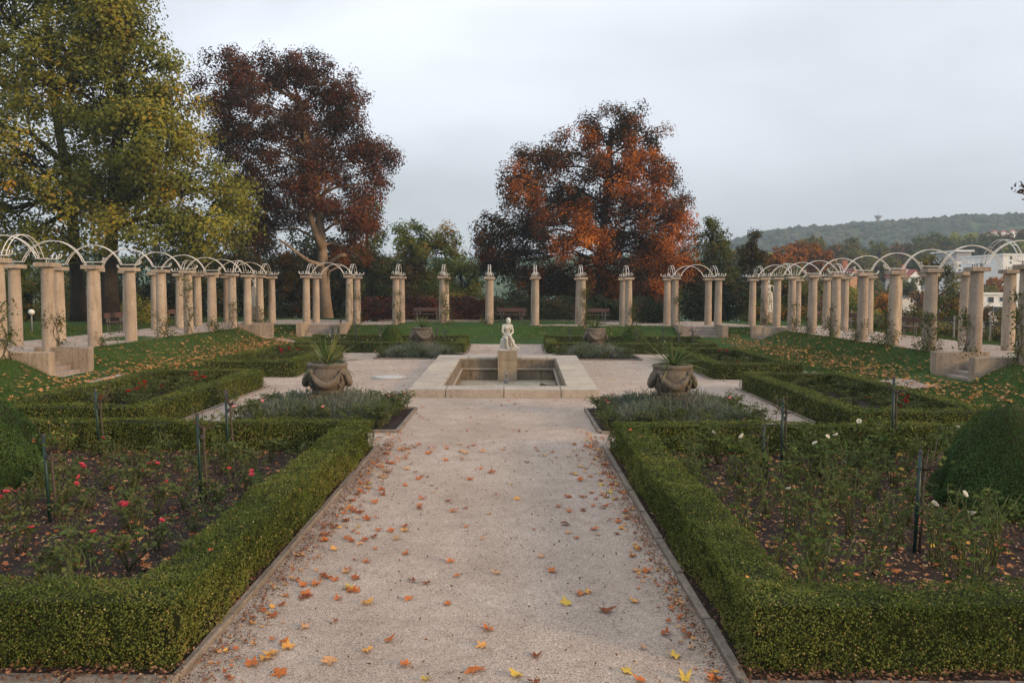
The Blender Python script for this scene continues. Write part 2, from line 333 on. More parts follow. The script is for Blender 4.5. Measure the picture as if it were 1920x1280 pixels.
# gravel of the sunken court, with a hole for the fountain basin
cx = np.concatenate([np.arange(-10, -2.3, .35), [-2.15], np.arange(-2.0, 1.8, .35), [1.78], np.arange(2.1, 10.01, .35)])
def gravel_strip(x0, x1, y0, y1, nm='gravel_court', dz=.0):
    o = link(nm, grid_mesh(nm, np.linspace(x0, x1, max(2, int((x1-x0)/.35))), np.linspace(y0, y1, max(2, int((y1-y0)/.35))), lambda X, Y: tz(X, Y)+.008*fnoise(X, Y, 1.5)+dz, M['gravel']))
    return tag(o, kind='structure')
gravel_strip(-9.7, 9.7, -3, 20.6)
gravel_strip(-9.7, -2.0, 20.6, 29.9); gravel_strip(1.6, 9.7, 20.6, 29.9); gravel_strip(-9.7, 9.7, 29.9, 39.1)
# terrace walks
for nm, x0, x1, y0, y1 in (('terrace_walk', -16.2, -12.55, -2, 49), ('terrace_walk', 12.55, 16.4, -2, 49), ('terrace_walk', -12.55, 12.55, 41.75, 49)):
    gravel_strip(x0, x1, y0, y1, nm, .015)
for s in (-1, 1):
    for yc in (21.85, 39.3):
        o = link('landing_path', grid_mesh('landing_path', np.linspace(min(s*9.6, s*11.95), max(s*9.6, s*11.95), 8), np.linspace(yc-1.0, yc+.9, 6), lambda X, Y: np.interp(np.abs(X), [9, 10, 11.5], [.03, .16, .30])+.02, M['gravel'])); tag(o, kind='structure')

# ------------------------------------------------------------------ columns
mb = MB(); prof = []
for i in range(9):
    t_ = i/8; prof.append((.190 - .026*t_ + .006*math.sin(t_*math.pi), 2.38*t_))
mb.lathe(prof, 28); shaft_me = mb.mesh('shaft', M['column'])
cap_me = MB().box(-.25, .25, -.25, .25, 2.38, 2.50, .012).mesh('capital', M['column'])
def column(x, y, label, group):
    t = empty('stone_column', (x, y, TZ-.02), random.uniform(0, 6.28) if False else 0.0)
    tag(t, label, 'column', group)
    a = link('shaft', shaft_me, t); a.rotation_euler[2] = random.choice([0, .9, 1.8, 2.7]); link('capital', cap_me, t)
    t.rotation_euler = (random.uniform(-.006, .006), random.uniform(-.006, .006), random.uniform(-.04, .04)); t.scale = (1, 1, random.uniform(.995, 1.012))
    return t
for s, nm in ((-1, 'left'), (1, 'right')):
    for i, y in enumerate(SIDE_Y):
        column(s*XI, y, f'round stone column, {ORD[i]} from the front in the {nm} colonnade, court side', f'columns of the {nm} colonnade')
    for i, y in enumerate(SIDE_Y):
        if 2 <= i: column(s*XO, y, f'round stone column, {ORD[i]} from the front in the {nm} colonnade, outer row', f'columns of the {nm} colonnade')
REARALL = [-x for x in REAR_X[::-1]] + REAR_X
for row, y in (('front', 42.0), ('back', 44.1)):
    for i, x in enumerate(REARALL):
        column(x, y, f'round stone column, {ORD[i]} from the left in the {row} row of the rear colonnade', 'columns of the rear colonnade')
for s in (-1, 1):   # outer columns by the near steps, mostly outside the frame, still carry their arches
    for i in (0, 1): column(s*XO, SIDE_Y[i], f'round stone column, outer row beside the near {"left" if s<0 else "right"} steps, {ORD[i]} from the front', f'columns of the {"left" if s<0 else "right"} colonnade')

# ------------------------------------------------------------------ white metal arches
def arch_parts(span):
    hs = span/2; a = hs-.28; h = .64*a/.92; Rr = (a*a+h*h)/(2*h); th0 = math.asin(min(1, a/Rr)); zc = h-Rr
    path = []
    for s in (-1,):
        for k in range(7):
            an = math.pi*1.15*(1-k/6.0); path.append((-hs-.30-.055*math.sin(an)*1.0, .055-.055*math.cos(math.pi-an)))
    path = [(-hs-.345, .135), (-hs-.365, .10), (-hs-.345, .055), (-hs-.31, .02), (-hs-.26, 0)]
    path += [(-hs, 0), (-a-.03, 0)]
    n = 22
    for k in range(n+1):
        t_ = -th0 + 2*th0*k/n; path.append((Rr*math.sin(t_), zc + Rr*math.cos(t_)))
    path += [(-p[0], p[1]) for p in reversed(path[:7])]
    rails = []
    for v in (-.058, .058): rails.append(MB().tube([(p[0], v, p[1]) for p in path], .0125, 6).mesh('rail', M['white']))
    r = MB()
    for t_ in (-.86, -.5, 0, .5, .86): r.tube([(Rr*math.sin(t_*th0), -.058, zc+Rr*math.cos(t_*th0)), (Rr*math.sin(t_*th0), .058, zc+Rr*math.cos(t_*th0))], .011, 5)
    for x in (-hs-.2, -hs+.12, hs-.12, hs+.2): r.tube([(x, -.058, 0), (x, .058, 0)], .010, 5)
    feet = []
    for s in (-1, 1):
        f = MB()
        for x in (-.1, .12):
            for v in (-.058, .058): f.tube([(s*hs+x, v, -.085), (s*hs+x, v, 0)], .010, 5)
        feet.append(f.mesh('mounting_pin', M['dark_metal']))
    scr = []
    for s in (-1, 1):
        for v in (-1, 1):
            scr.append(MB().tube([(s*(hs+.27), v*.115+.055*math.cos(a_), .055+.055*math.sin(a_)) for a_ in np.linspace(0, 2*math.pi, 13)], .010, 5).mesh('scroll', M['white']))
    return rails, r.mesh('crossbars', M['white']), feet, scr
ARCHP = {}
def arch(x, y, ang, span, label, group):
    k = round(span, 2)
    if k not in ARCHP: ARCHP[k] = arch_parts(span)
    rails, cb, feet, scr = ARCHP[k]
    t = empty('trellis_arch', (x, y, TZ+2.5+.07), ang); tag(t, label, 'arch', group)
    for m in rails: link('rail', m, t)
    tag(link('crossbars', cb, t), kind='stuff')
    if 'end-on' in label:
        for m in scr: link('scroll', m, t)
    for m in feet: tag(link('mounting_pins', m, t), kind='stuff')
    t.rotation_euler[0] = random.uniform(-.02, .02)
for s, nm in ((-1, 'left'), (1, 'right')):
    for i, y in enumerate(SIDE_Y):
        arch(s*(XI+XO)/2, y, 0, XO-XI, f'white metal arch spanning the {ORD[i]} column pair of the {nm} colonnade', f'arches of the {nm} colonnade')
    for x, w_ in ((XI, 'court side'), (XO, 'outer row')):
        arch(s*x, (SIDE_Y[0]+SIDE_Y[1])/2, R(90), SIDE_Y[1]-SIDE_Y[0], f'white metal arch along the near {nm} steps bay, {w_}', f'arches of the {nm} colonnade')
        arch(s*x, (SIDE_Y[7]+SIDE_Y[8])/2, R(90), SIDE_Y[8]-SIDE_Y[7], f'white metal arch along the far {nm} steps bay, {w_}', f'arches of the {nm} colonnade')
    for y, w_ in ((42.0, 'front'), (44.1, 'back')):
        arch(s*(8.26+10.45)/2, y, 0, 10.45-8.26, f'white metal arch over the rear {nm} steps, {w_} row', 'arches of the rear colonnade')
    arch(s*XI, 43.05, R(90), 2.1, f'white metal arch seen end-on at the rear {nm} corner', 'arches of the rear colonnade')
for i, x in enumerate(REARALL):
    arch(x, 43.05, R(90), 2.1, f'white metal arch seen end-on above the {ORD[i]} rear column pair from the left', 'arches of the rear colonnade')

# ------------------------------------------------------------------ steps with cheek walls
def steps(loc, ang, label, width, zb):
    """built with the flight climbing towards local +y; local origin at the foot, floor z = 0 is the court"""
    t = empty('garden_steps', loc, ang); tag(t, label, 'steps', 'flights of steps up to the terrace')
    n = 5; run = .25; hgt = (TZ - zb)/n
    for i in range(n):
        MB().box(-width/2-.02, width/2+.02, .05+i*run, .05+n*run+.25, zb+i*hgt-.02, zb+(i+1)*hgt-(.012 if i < n-1 else -.018), .012).build('step', M['tread'], t)
    for s in (-1, 1):
        x0, x1 = (s*width/2, s*(width/2+.30)) if s > 0 else (s*(width/2+.30), s*width/2)
        MB().box(x0, x1, -.20, 1.30, -.15, 1.0, .018).build('cheek_wall', M['wall'], t)
    return t
for s, nm in ((-1, 'left'), (1, 'right')):
    for yc, wn in ((21.85, 'near'), (39.3, 'far')):
        steps((s*11.85, yc, 0), R(90) if s < 0 else R(-90), f'{wn} {nm} stone steps with low cheek walls up the grass bank', 1.65, .30)
    steps((s*9.355, 40.6, 0), 0, f'rear {nm} stone steps between cheek walls, facing the court', 1.85, .22)

# ------------------------------------------------------------------ fountain
fo = [(-2.53, 20.06), (2.14, 20.12), (2.44, 31.1), (-2.72, 31.05)]
fi = [(-1.76, 20.95), (1.40, 21.0), (1.58, 29.85), (-1.86, 29.75)]
ft = empty('fountain_basin', (-.19, 20.1, 0)); tag(ft, 'sunken stone fountain basin with wide flat coping in the middle of the court', 'fountain')
def lerp(a, b, t_): return (a[0]+(b[0]-a[0])*t_, a[1]+(b[1]-a[1])*t_)
def prism(poly, z0, z1, name, mat, bev=.012):
    bm = bmesh.new(); vs_ = [bm.verts.new((p[0]+.19, p[1]-20.1, z0)) for p in poly]; f = bm.faces.new(vs_)
    r = bmesh.ops.extrude_face_region(bm, geom=[f]); bmesh.ops.translate(bm, vec=(0, 0, z1-z0), verts=[v for v in r['geom'] if isinstance(v, bmesh.types.BMVert)])
    bmesh.ops.recalc_face_normals(bm, faces=bm.faces[:]); bmesh.ops.bevel(bm, geom=bm.edges[:], offset=bev, segments=2, affect='EDGES')
    me = bpy.data.meshes.new(name); bm.to_mesh(me); bm.free(); me.materials.append(mat); return link(name, me, ft)
def rim(a, b, ia, ib, cuts):
    for t0, t1 in zip(cuts[:-1], cuts[1:]):
        e = .0012
        prism([lerp(a, b, t0+e), lerp(a, b, t1-e), lerp(ia, ib, t1-e), lerp(ia, ib, t0+e)], -.12, .20+random.uniform(-.003, .003), 'coping_stone', M['coping'])
# front: corner block, two middle, corner block; the corners reach the full width
F0, F1 = (-2.53, 20.06), (2.14, 20.12); I0, I1 = (-2.555, 20.95), (2.165, 21.0)
rim(F0, F1, I0, I1, [0, .195, .5, .80, 1])
rim(I0, (-2.70, 29.75), (-1.76, 20.95), (-1.86, 29.75), [0.0005, .2, .42, .6, .82, 1])
rim((1.40, 21.0), (1.58, 29.85), I1, (2.40, 29.85), [0.0005, .25, .47, .72, 1])
rim((-2.72, 29.76), (2.40, 29.86), (-2.74, 31.05), (2.44, 31.1), [0, .22, .42, .6, .78, 1])
def face_wall(a, b, z0, z1, th, name, mat, inward):
    d = Vector((b[0]-a[0], b[1]-a[1], 0)).normalized(); nrm = Vector((-d.y, d.x, 0))*inward
    prism([a, b, (b[0]+nrm.x*th, b[1]+nrm.y*th), (a[0]+nrm.x*th, a[1]+nrm.y*th)], z0, z1, name, mat, .008)
ic = [(-1.76, 20.95), (1.40, 21.0), (1.58, 29.85), (-1.86, 29.75)]
for k, (a, b) in enumerate([(ic[0], ic[3]), (ic[1], ic[2]), (ic[3], ic[2]), (ic[0], ic[1])]):
    inw = {0: -1, 1: 1, 2: -1, 3: 1}[k]; o_ = {0: (-.02, 0), 1: (.02, 0), 2: (0, .02), 3: (0, -.02)}[k]
    sft = lambda p, m_: (p[0]-o_[0]*m_, p[1]-o_[1]*m_)
    # upper frieze flush with the coping, a moulding below it, the recessed wall underneath
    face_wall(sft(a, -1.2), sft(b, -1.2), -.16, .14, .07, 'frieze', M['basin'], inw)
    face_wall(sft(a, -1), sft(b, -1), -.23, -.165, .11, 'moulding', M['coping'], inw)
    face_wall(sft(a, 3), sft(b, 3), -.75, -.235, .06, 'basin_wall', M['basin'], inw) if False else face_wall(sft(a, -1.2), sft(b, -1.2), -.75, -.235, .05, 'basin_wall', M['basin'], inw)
prism([(-1.9, 20.8), (1.6, 20.8), (1.68, 30.0), (-2.0, 30.0)], -.78, -.60, 'basin_floor', M['basin_floor'], .004)
prism([(-1.0, 27.2), (.9, 27.2), (1.0, 28.6), (-.85, 28.6)], -.60, -.565, 'floor_slab', M['basin_floor'], .006)
# pedestal block below the statue
pm = MB().box(-.34, .34, -.33, .36, -.62, .14, .012); pm.build('pedestal_block', M['pedestal'], ft, (.03, 9.53, 0))
MB().box(-.345, .345, -.335, .365, .143, .47, .012).build('pedestal_block', M['pedestal'], ft, (.03, 9.53, 0))
MB().box(-.36, .36, -.35, .38, .105, .145, .008).build('pedestal_band', M['pedestal'], ft, (.03, 9.53, 0)) if False else None
nz = MB().lathe([(.075, 0), (.075, .10), (.05, .13), (.028, .15), (.028, .26), (.045, .27), (.045, .33), (.02, .35), (.012, .52), (.004, .56)], 14)
nz.build('nozzle', M['grey_metal'], ft, (.0, 8.3, -.566))
# shallow water left on the basin floor
m, t, out = newmat('shallow_water'); b = nd(t, 'ShaderNodeBsdfPrincipled'); b.inputs['Base Color'].default_value = (.10,.085,.055,1); b.inputs['Roughness'].default_value = .06; b.inputs['Specular IOR Level'].default_value = .5
t.links.new(b.outputs[0], out.inputs[0]); M['water'] = m
pts = []
for k in range(26):
    a = 2*math.pi*k/26; rr = 1 + .16*math.sin(3*a+1) + .1*math.sin(5*a)
    pts.append((.95+.62*rr*math.cos(a), 26.9+2.0*rr*math.sin(a), -.594))
me = bpy.data.meshes.new('water'); me.from_pydata(pts, [], [tuple(range(26))]); me.materials.append(M['water']); tag(link('water', me), kind='structure')

# ------------------------------------------------------------------ statues
def hull_pts(p, r, n=8):
    out_ = []
    for i in range(n*3):
        z = 1-2*(i+.5)/(n*3); a = i*2.39996; q = math.sqrt(1-z*z); out_.append((p[0]+r*q*math.cos(a), p[1]+r*q*math.sin(a), p[2]+r*z))
    return out_
def carve(name, caps, voxel, mat, smooth=4, disp=0.0):
    bm = bmesh.new()
    for c in caps:
        p1, r1, p2, r2 = c
        vs_ = [bm.verts.new(q) for q in hull_pts(p1, r1) + hull_pts(p2, r2)]
        res = bmesh.ops.convex_hull(bm, input=vs_)
        bad = [e for e in res['geom_interior'] if isinstance(e, bmesh.types.BMVert)]
        if bad: bmesh.ops.delete(bm, geom=bad, context='VERTS')
    me = bpy.data.meshes.new(name+'_src'); bm.to_mesh(me); bm.free()
    o = bpy.data.objects.new(name+'_src', me); COL.objects.link(o)
    md = o.modifiers.new('r', 'REMESH'); md.mode = 'VOXEL'; md.voxel_size = voxel; md.use_smooth_shade = True
    if smooth: sm = o.modifiers.new('s', 'SMOOTH'); sm.iterations = smooth; sm.factor = .5
    bpy.context.view_layer.update(); dg = bpy.context.evaluated_depsgraph_get()
    res = bpy.data.meshes.new_from_object(o.evaluated_get(dg)); res.name = name
    bpy.data.objects.remove(o); bpy.data.meshes.remove(me); res.materials.clear(); res.materials.append(mat)
    return res
def C(a, ra, b, rb): return (a, ra, b, rb)
seat = [ # body
    C((-.06,.05,.47),.13,(.06,.05,.47),.13), C((0,.05,.50),.145,(0,.03,.64),.105), C((0,.03,.64),.10,(0,.02,.80),.125), C((-.05,.02,.82),.11,(.05,.02,.82),.11),
    C((-.15,.03,.90),.058,(.15,.03,.90),.058), C((0,.03,.90),.07,(.0,-.01,1.0),.047), C((.03,-.06,1.07),.078,(.04,-.09,1.02),.060), C((.03,-.01,1.11),.092,(.03,.03,1.09),.092), C((.03,.07,1.05),.055,(.05,.06,.98),.04),
    C((-.065,-.085,.81),.052,(-.065,-.07,.83),.052), C((.065,-.085,.81),.052,(.065,-.07,.83),.052),
    C((-.17,.02,.89),.05,(-.205,-.02,.68),.040), C((-.205,-.02,.68),.040,(-.11,-.20,.57),.028), C((-.11,-.20,.57),.03,(-.03,-.25,.555),.022),
    C((.17,.02,.89),.05,(.205,-.03,.66),.042), C((.205,-.03,.66),.040,(.04,-.22,.60),.030), C((.04,-.22,.60),.03,(-.05,-.25,.585),.022),
    C((-.08,.02,.47),.095,(-.12,-.30,.46),.070), C((-.12,-.30,.46),.066,(-.07,-.27,.12),.042),
    C((.08,.02,.49),.10,(.015,-.31,.54),.072), C((.015,-.31,.54),.066,(.17,-.33,.22),.046), C((.17,-.33,.22),.042,(.27,-.36,.13),.036), C((.25,-.37,.125),.035,(.35,-.42,.10),.024),
    C((-.07,-.27,.12),.04,(.10,-.36,.09),.028)]
rock = [C((-.13,.05,.16),.17,(.15,.07,.16),.17), C((-.10,.05,.32),.15,(.12,.06,.32),.15), C((.17,-.03,.18),.10,(.19,0,.34),.07), C((-.2,-.05,.16),.09,(-.17,-.03,.38),.09),
        C((-.2,-.14,.1),.06,(-.19,-.15,.38),.055), C((-.11,-.17,.1),.05,(-.10,-.18,.36),.05), C((.02,-.15,.1),.05,(.0,-.16,.4),.05), C((.1,-.16,.1),.05,(.1,-.14,.36),.05), C((.21,-.12,.1),.045,(.2,-.12,.34),.045)]
st = empty('seated_statue', (-.16, 29.6, .47)); tag(st, 'white marble statue of a seated woman with bowed head on the fountain pedestal', 'statue')
fg = link('figure', carve('figure', seat, .012, M['marble'], 3), st); fg.rotation_euler[2] = R(14); fg.scale = (.93, 1, 1)
link('draped_rock', carve('draped_rock', rock, .015, M['marble'], 3), st)
MB().box(-.33, .34, -.32, .30, .0, .085, .03).build('base', M['marble'], st)
def standing(loc, rz, mirror, label, zped, sc):
    t = empty('standing_statue', loc, rz); tag(t, label, 'statue', 'standing statues at the rear corners')
    f = [C((-.06,.0,.93),.12,(.07,0,.95),.12), C((0,0,.98),.13,(.02,-.01,1.10),.10), C((.02,-.01,1.10),.10,(.01,0,1.25),.125), C((-.14,.01,1.34),.055,(.16,.01,1.37),.055), C((.01,.02,1.34),.07,(.0,0,1.47),.048),
         C((-.01,-.02,1.56),.08,(-.012,-.04,1.52),.064), C((-.01,.03,1.58),.085,(-.01,.05,1.55),.075), C((-.065,-.09,1.26),.05,(-.065,-.08,1.27),.05), C((.065,-.09,1.27),.05,(.065,-.08,1.28),.05),
         C((-.17,.0,1.33),.048,(-.24,.03,1.08),.040), C((-.24,.03,1.08),.038,(-.17,-.13,.92),.028), C((-.17,-.13,.92),.03,(-.12,-.17,.90),.024)]
    if mirror: f += [C((.17,0,1.36),.048,(.30,-.03,1.50),.04), C((.30,-.03,1.50),.038,(.12,-.02,1.70),.03), C((.12,-.02,1.70),.03,(.04,0,1.70),.026)]
    else: f += [C((.17,0,1.36),.048,(.31,.02,1.33),.042), C((.31,.02,1.33),.038,(.27,-.05,1.1),.03), C((.27,-.05,1.1),.03,(.26,-.06,1.03),.024)]
    dr = [C((-.08,0,.93),.13,(.09,0,.96),.13), C((-.07,0,.9),.13,(-.10,-.02,.05),.14), C((.07,0,.9),.13,(.13,.0,.05),.13), C((0,.05,.9),.12,(.02,.08,.05),.15)]
    for k in range(9):
        x = -.2+.05*k; dr.append(C((x*.55, -.10-.03*math.sin(k*2.1), .86-.05*(k % 3)), .026, (x*1.05, -.13-.03*math.cos(k*1.7), .05), .034))
    dr += [C((-.19,-.05,.9),.035,(.18,-.1,.62),.05), C((-.18,-.07,.84),.035,(.2,-.08,.5),.05), C((.2,-.03,.95),.05,(.24,-.03,.25),.05), C((.2,.0,.92),.04,(.17,-.09,.1),.05)]
    for nm, cp in (('figure', f), ('drapery', dr)):
        o = link(nm, carve(nm, cp, .023, M['marble'], 2), t, (0, 0, zped)); o.scale = (-sc if mirror else sc, sc, sc)
    MB().box(-.26, .26, -.22, .22, 0, .07, .01).build('plinth', M['marble'], t, (0, 0, zped-.035))
    MB().box(-.31, .31, -.29, .29, 0, zped-.034, .012).build('pedestal', M['wall'], t)
standing((14.35, 46.4, TZ), R(14), False, 'pale standing statue of a draped figure behind the rear right colonnade corner', .72, 1.04)
standing((-14.4, 46.4, TZ), R(-20), True, 'pale standing draped statue with raised arm behind the rear left colonnade corner', .86, 1.05)

# ------------------------------------------------------------------ urns and yuccas
def urn_meshes():
    pr = [(.27, 0), (.30, .015), (.315, .05), (.295, .075), (.33, .10), (.40, .22), (.425, .32), (.415, .42), (.395, .50), (.385, .53), (.40, .545), (.405, .60), (.385, .62), (.345, .62), (.335, .56)]
    body = MB().lathe(pr, 36, cap=False); body.lathe([(.0, .55), (.34, .56)], 36, cap=False)
    gar = MB()
    n = 15; pts = []; rad = []
    for k in range(n):
        u = k/(n-1)*2-1; a = -math.pi/2 + u*R(39); z = .44 - .235*math.cos(u*math.pi/2)**.9; r = np.interp(z, [.1, .22, .32, .42, .5], [.335, .402, .427, .417, .40])+.028
        pts.append((r*math.cos(a), r*math.sin(a), z)); rad.append(.03+.05*math.cos(u*math.pi/2))
    gar.tube(pts, rad, 10)
    for k in range(n):
        for j in range(5):
            aa = random.uniform(0, 6.28); p = Vector(pts[k]); o_ = p.normalized()*rad[k]*.75*abs(math.cos(aa)) + Vector((0, 0, 1))*rad[k]*.8*math.sin(aa)
            q = p + Vector((o_.x, o_.y, o_.z if abs(o_.z) < .08 else .05)) + Vector((random.uniform(-.02, .02), random.uniform(-.01, .01), 0)); gar.ball(q, random.uniform(.014, .024), 6, 4)
    ro = MB(); a = -math.pi/4; c = (.42*math.cos(a), .42*math.sin(a), .455); ro.ball(c, (.058, .058, .055), 10, 7, .12)
    for k in range(7):
        b_ = 2*math.pi*k/7; tang = Vector((-math.sin(a), math.cos(a), 0)); q = Vector(c) + Vector((math.cos(a), math.sin(a), 0))*.025 + tang*.04*math.cos(b_) + Vector((0, 0, 1))*.04*math.sin(b_); ro.ball(q, .022, 6, 4)
    pe = MB()
    pe.tube([(.43*math.cos(a), .43*math.sin(a), .40), (.45*math.cos(a), .45*math.sin(a), .30)], [.018, .03], 8)
    for k in range(26):
        z = .12+.20*random.random(); ww = .05*math.sin(math.pi*np.clip((z-.09)/.26, 0, 1)); rr = np.interp(z, [.1, .22, .32], [.36, .42, .44])
        a2 = a + random.uniform(-1, 1)*ww/.42; pe.ball((rr*math.cos(a2), rr*math.sin(a2), z), random.uniform(.018, .028), 6, 4)
    gv = MB()
    for k in range(170):
        a2 = random.uniform(0, 6.28); rr = .33*math.sqrt(random.random()); gv.ball((rr*math.cos(a2), rr*math.sin(a2), .572), random.uniform(.010, .02), 5, 3)
    return body.mesh('urn_body', M['urn']), gar.mesh('garland', M['urn']), ro.mesh('rosette', M['urn']), pe.mesh('fruit_pendant', M['urn']), gv.mesh('gravel_topping', M['enamel'])
UM = urn_meshes()
def blade_mesh(L_, wid, droop, fold=.25):
    n = 7; V = []; F = []
    for k in range(n+1):
        u = k/n; ww = wid*(.55+.9*u if u < .35 else .865*(1-(u-.35)/.65)**.75*1.0)
        x = L_*u*math.cos(droop*u*u*.6); z = -L_*droop*u*u*.55
        V += [(x, -ww/2, z+ww*fold), (x, 0, z), (x, ww/2, z+ww*fold)]
    for k in range(n):
        a = 3*k; F += [(a, a+1, a+4, a+3), (a+1, a+2, a+5, a+4)]
    return V, F
BL = []
for dr in (.02, .10, .25, .6):
    for c_ in (.15, .55, .95):
        V, F = blade_mesh(1.0, .052, dr); BL.append((dr, np_mesh('leaf', V, F, M['yucca'], np.clip(np.full(len(F), c_)+rng.normal(0, .04, len(F)), 0, 1))))
def urn(x, y, rz, lab, ylab, sc, seed):
    rd = random.Random(seed)
    t = empty('garden_urn', (x, y, 0), rz); tag(t, lab, 'urn', 'carved stone urns round the fountain')
    MB().box(-.34, .34, -.34, .34, .0, .53, .02).build('plinth', M['urn'], t)
    b_ = link('urn_body', UM[0], t, (0, 0, .53)); link('gravel_topping', UM[4], t, (0, 0, .53))
    for k in range(4):
        for m_, nm in ((UM[1], 'garland'), (UM[2], 'rosette'), (UM[3], 'fruit_pendant')):
            o = link(nm, m_, t, (0, 0, .53)); o.rotation_euler[2] = k*math.pi/2
    yk = empty('yucca', (x, y, .53+.575), 0); tag(yk, ylab, 'yucca', 'yuccas in the stone urns')
    for k in range(58):
        el = math.asin(rd.uniform(.08, .96)) if k > 9 else R(rd.uniform(-16, 10))
        dr = .02 if el > 1.0 else (.10 if el > .4 else rd.choice([.10, .25, .6] if el < .2 else [.1, .25]))
        o = link('leaf', rd.choice([m_ for d_, m_ in BL if abs(d_-dr) < 1e-6]), yk, (rd.uniform(-.03, .03), rd.uniform(-.03, .03), rd.uniform(-.01, .05)))
        o.rotation_euler = (rd.uniform(-.4, .4), -el, rd.uniform(0, 6.283)); l_ = rd.uniform(.55, .86)*sc*(1.0 if el > .2 else 1.05); o.scale = (l_, .85, l_)
urn(-3.72, 16.6, R(7), 'weathered stone urn with garlands in the front left lavender bed', 'green spiky yucca growing in the front left urn', 1.0, 1)
urn(3.24, 16.6, R(-4), 'weathered stone urn with garlands in the front right lavender bed', 'green spiky yucca growing in the front right urn', 1.0, 2)
urn(-3.60, 33.0, R(20), 'weathered stone urn with garlands behind the fountain on the left', 'small spiky yucca in the far left urn', .85, 3)
urn(3.33, 33.0, R(2), 'weathered stone urn with garlands behind the fountain on the right', 'small spiky yucca in the far right urn', .85, 4)

# ------------------------------------------------------------------ leaf clouds
def unit(v): return v / np.maximum(np.linalg.norm(v, axis=1, keepdims=True), 1e-9)
def leaf_np(name, Pn, Nn, size, rnd, mat, aspect=.62, fold=.18, fine=False):
    n = len(Pn); Nn = unit(Nn); T = np.cross(Nn, rng.normal(size=(n, 3))); T = unit(T); B = np.cross(Nn, T)
    s = np.asarray(size).reshape(-1, 1) * np.ones((n, 1)); w_ = s*aspect/2
    if not fine:
        V = np.stack([Pn - T*s*.5, Pn + B*w_ + Nn*s*fold, Pn + T*s*.5, Pn - B*w_ + Nn*s*fold], 1).reshape(-1, 3)
        F = np.arange(n*4).reshape(n, 4); return np_mesh(name, V, F, mat, rnd)
    a = Pn - T*s*.5; b = Pn + T*s*.55 - Nn*s*.08
    V = np.stack([a, a + T*s*.3 + B*w_ + Nn*s*fold, a + T*s*.68 + B*w_*.85 + Nn*s*fold*.8, b, a + T*s*.68 - B*w_*.85 + Nn*s*fold*.8, a + T*s*.3 - B*w_ + Nn*s*fold], 1).reshape(-1, 3)
    i = np.arange(n)*6; F = np.concatenate([np.stack([i, i+3, i+2, i+1], 1), np.stack([i, i+5, i+4, i+3], 1)])
    return np_mesh(name, V, F, mat, np.concatenate([rnd, rnd]))

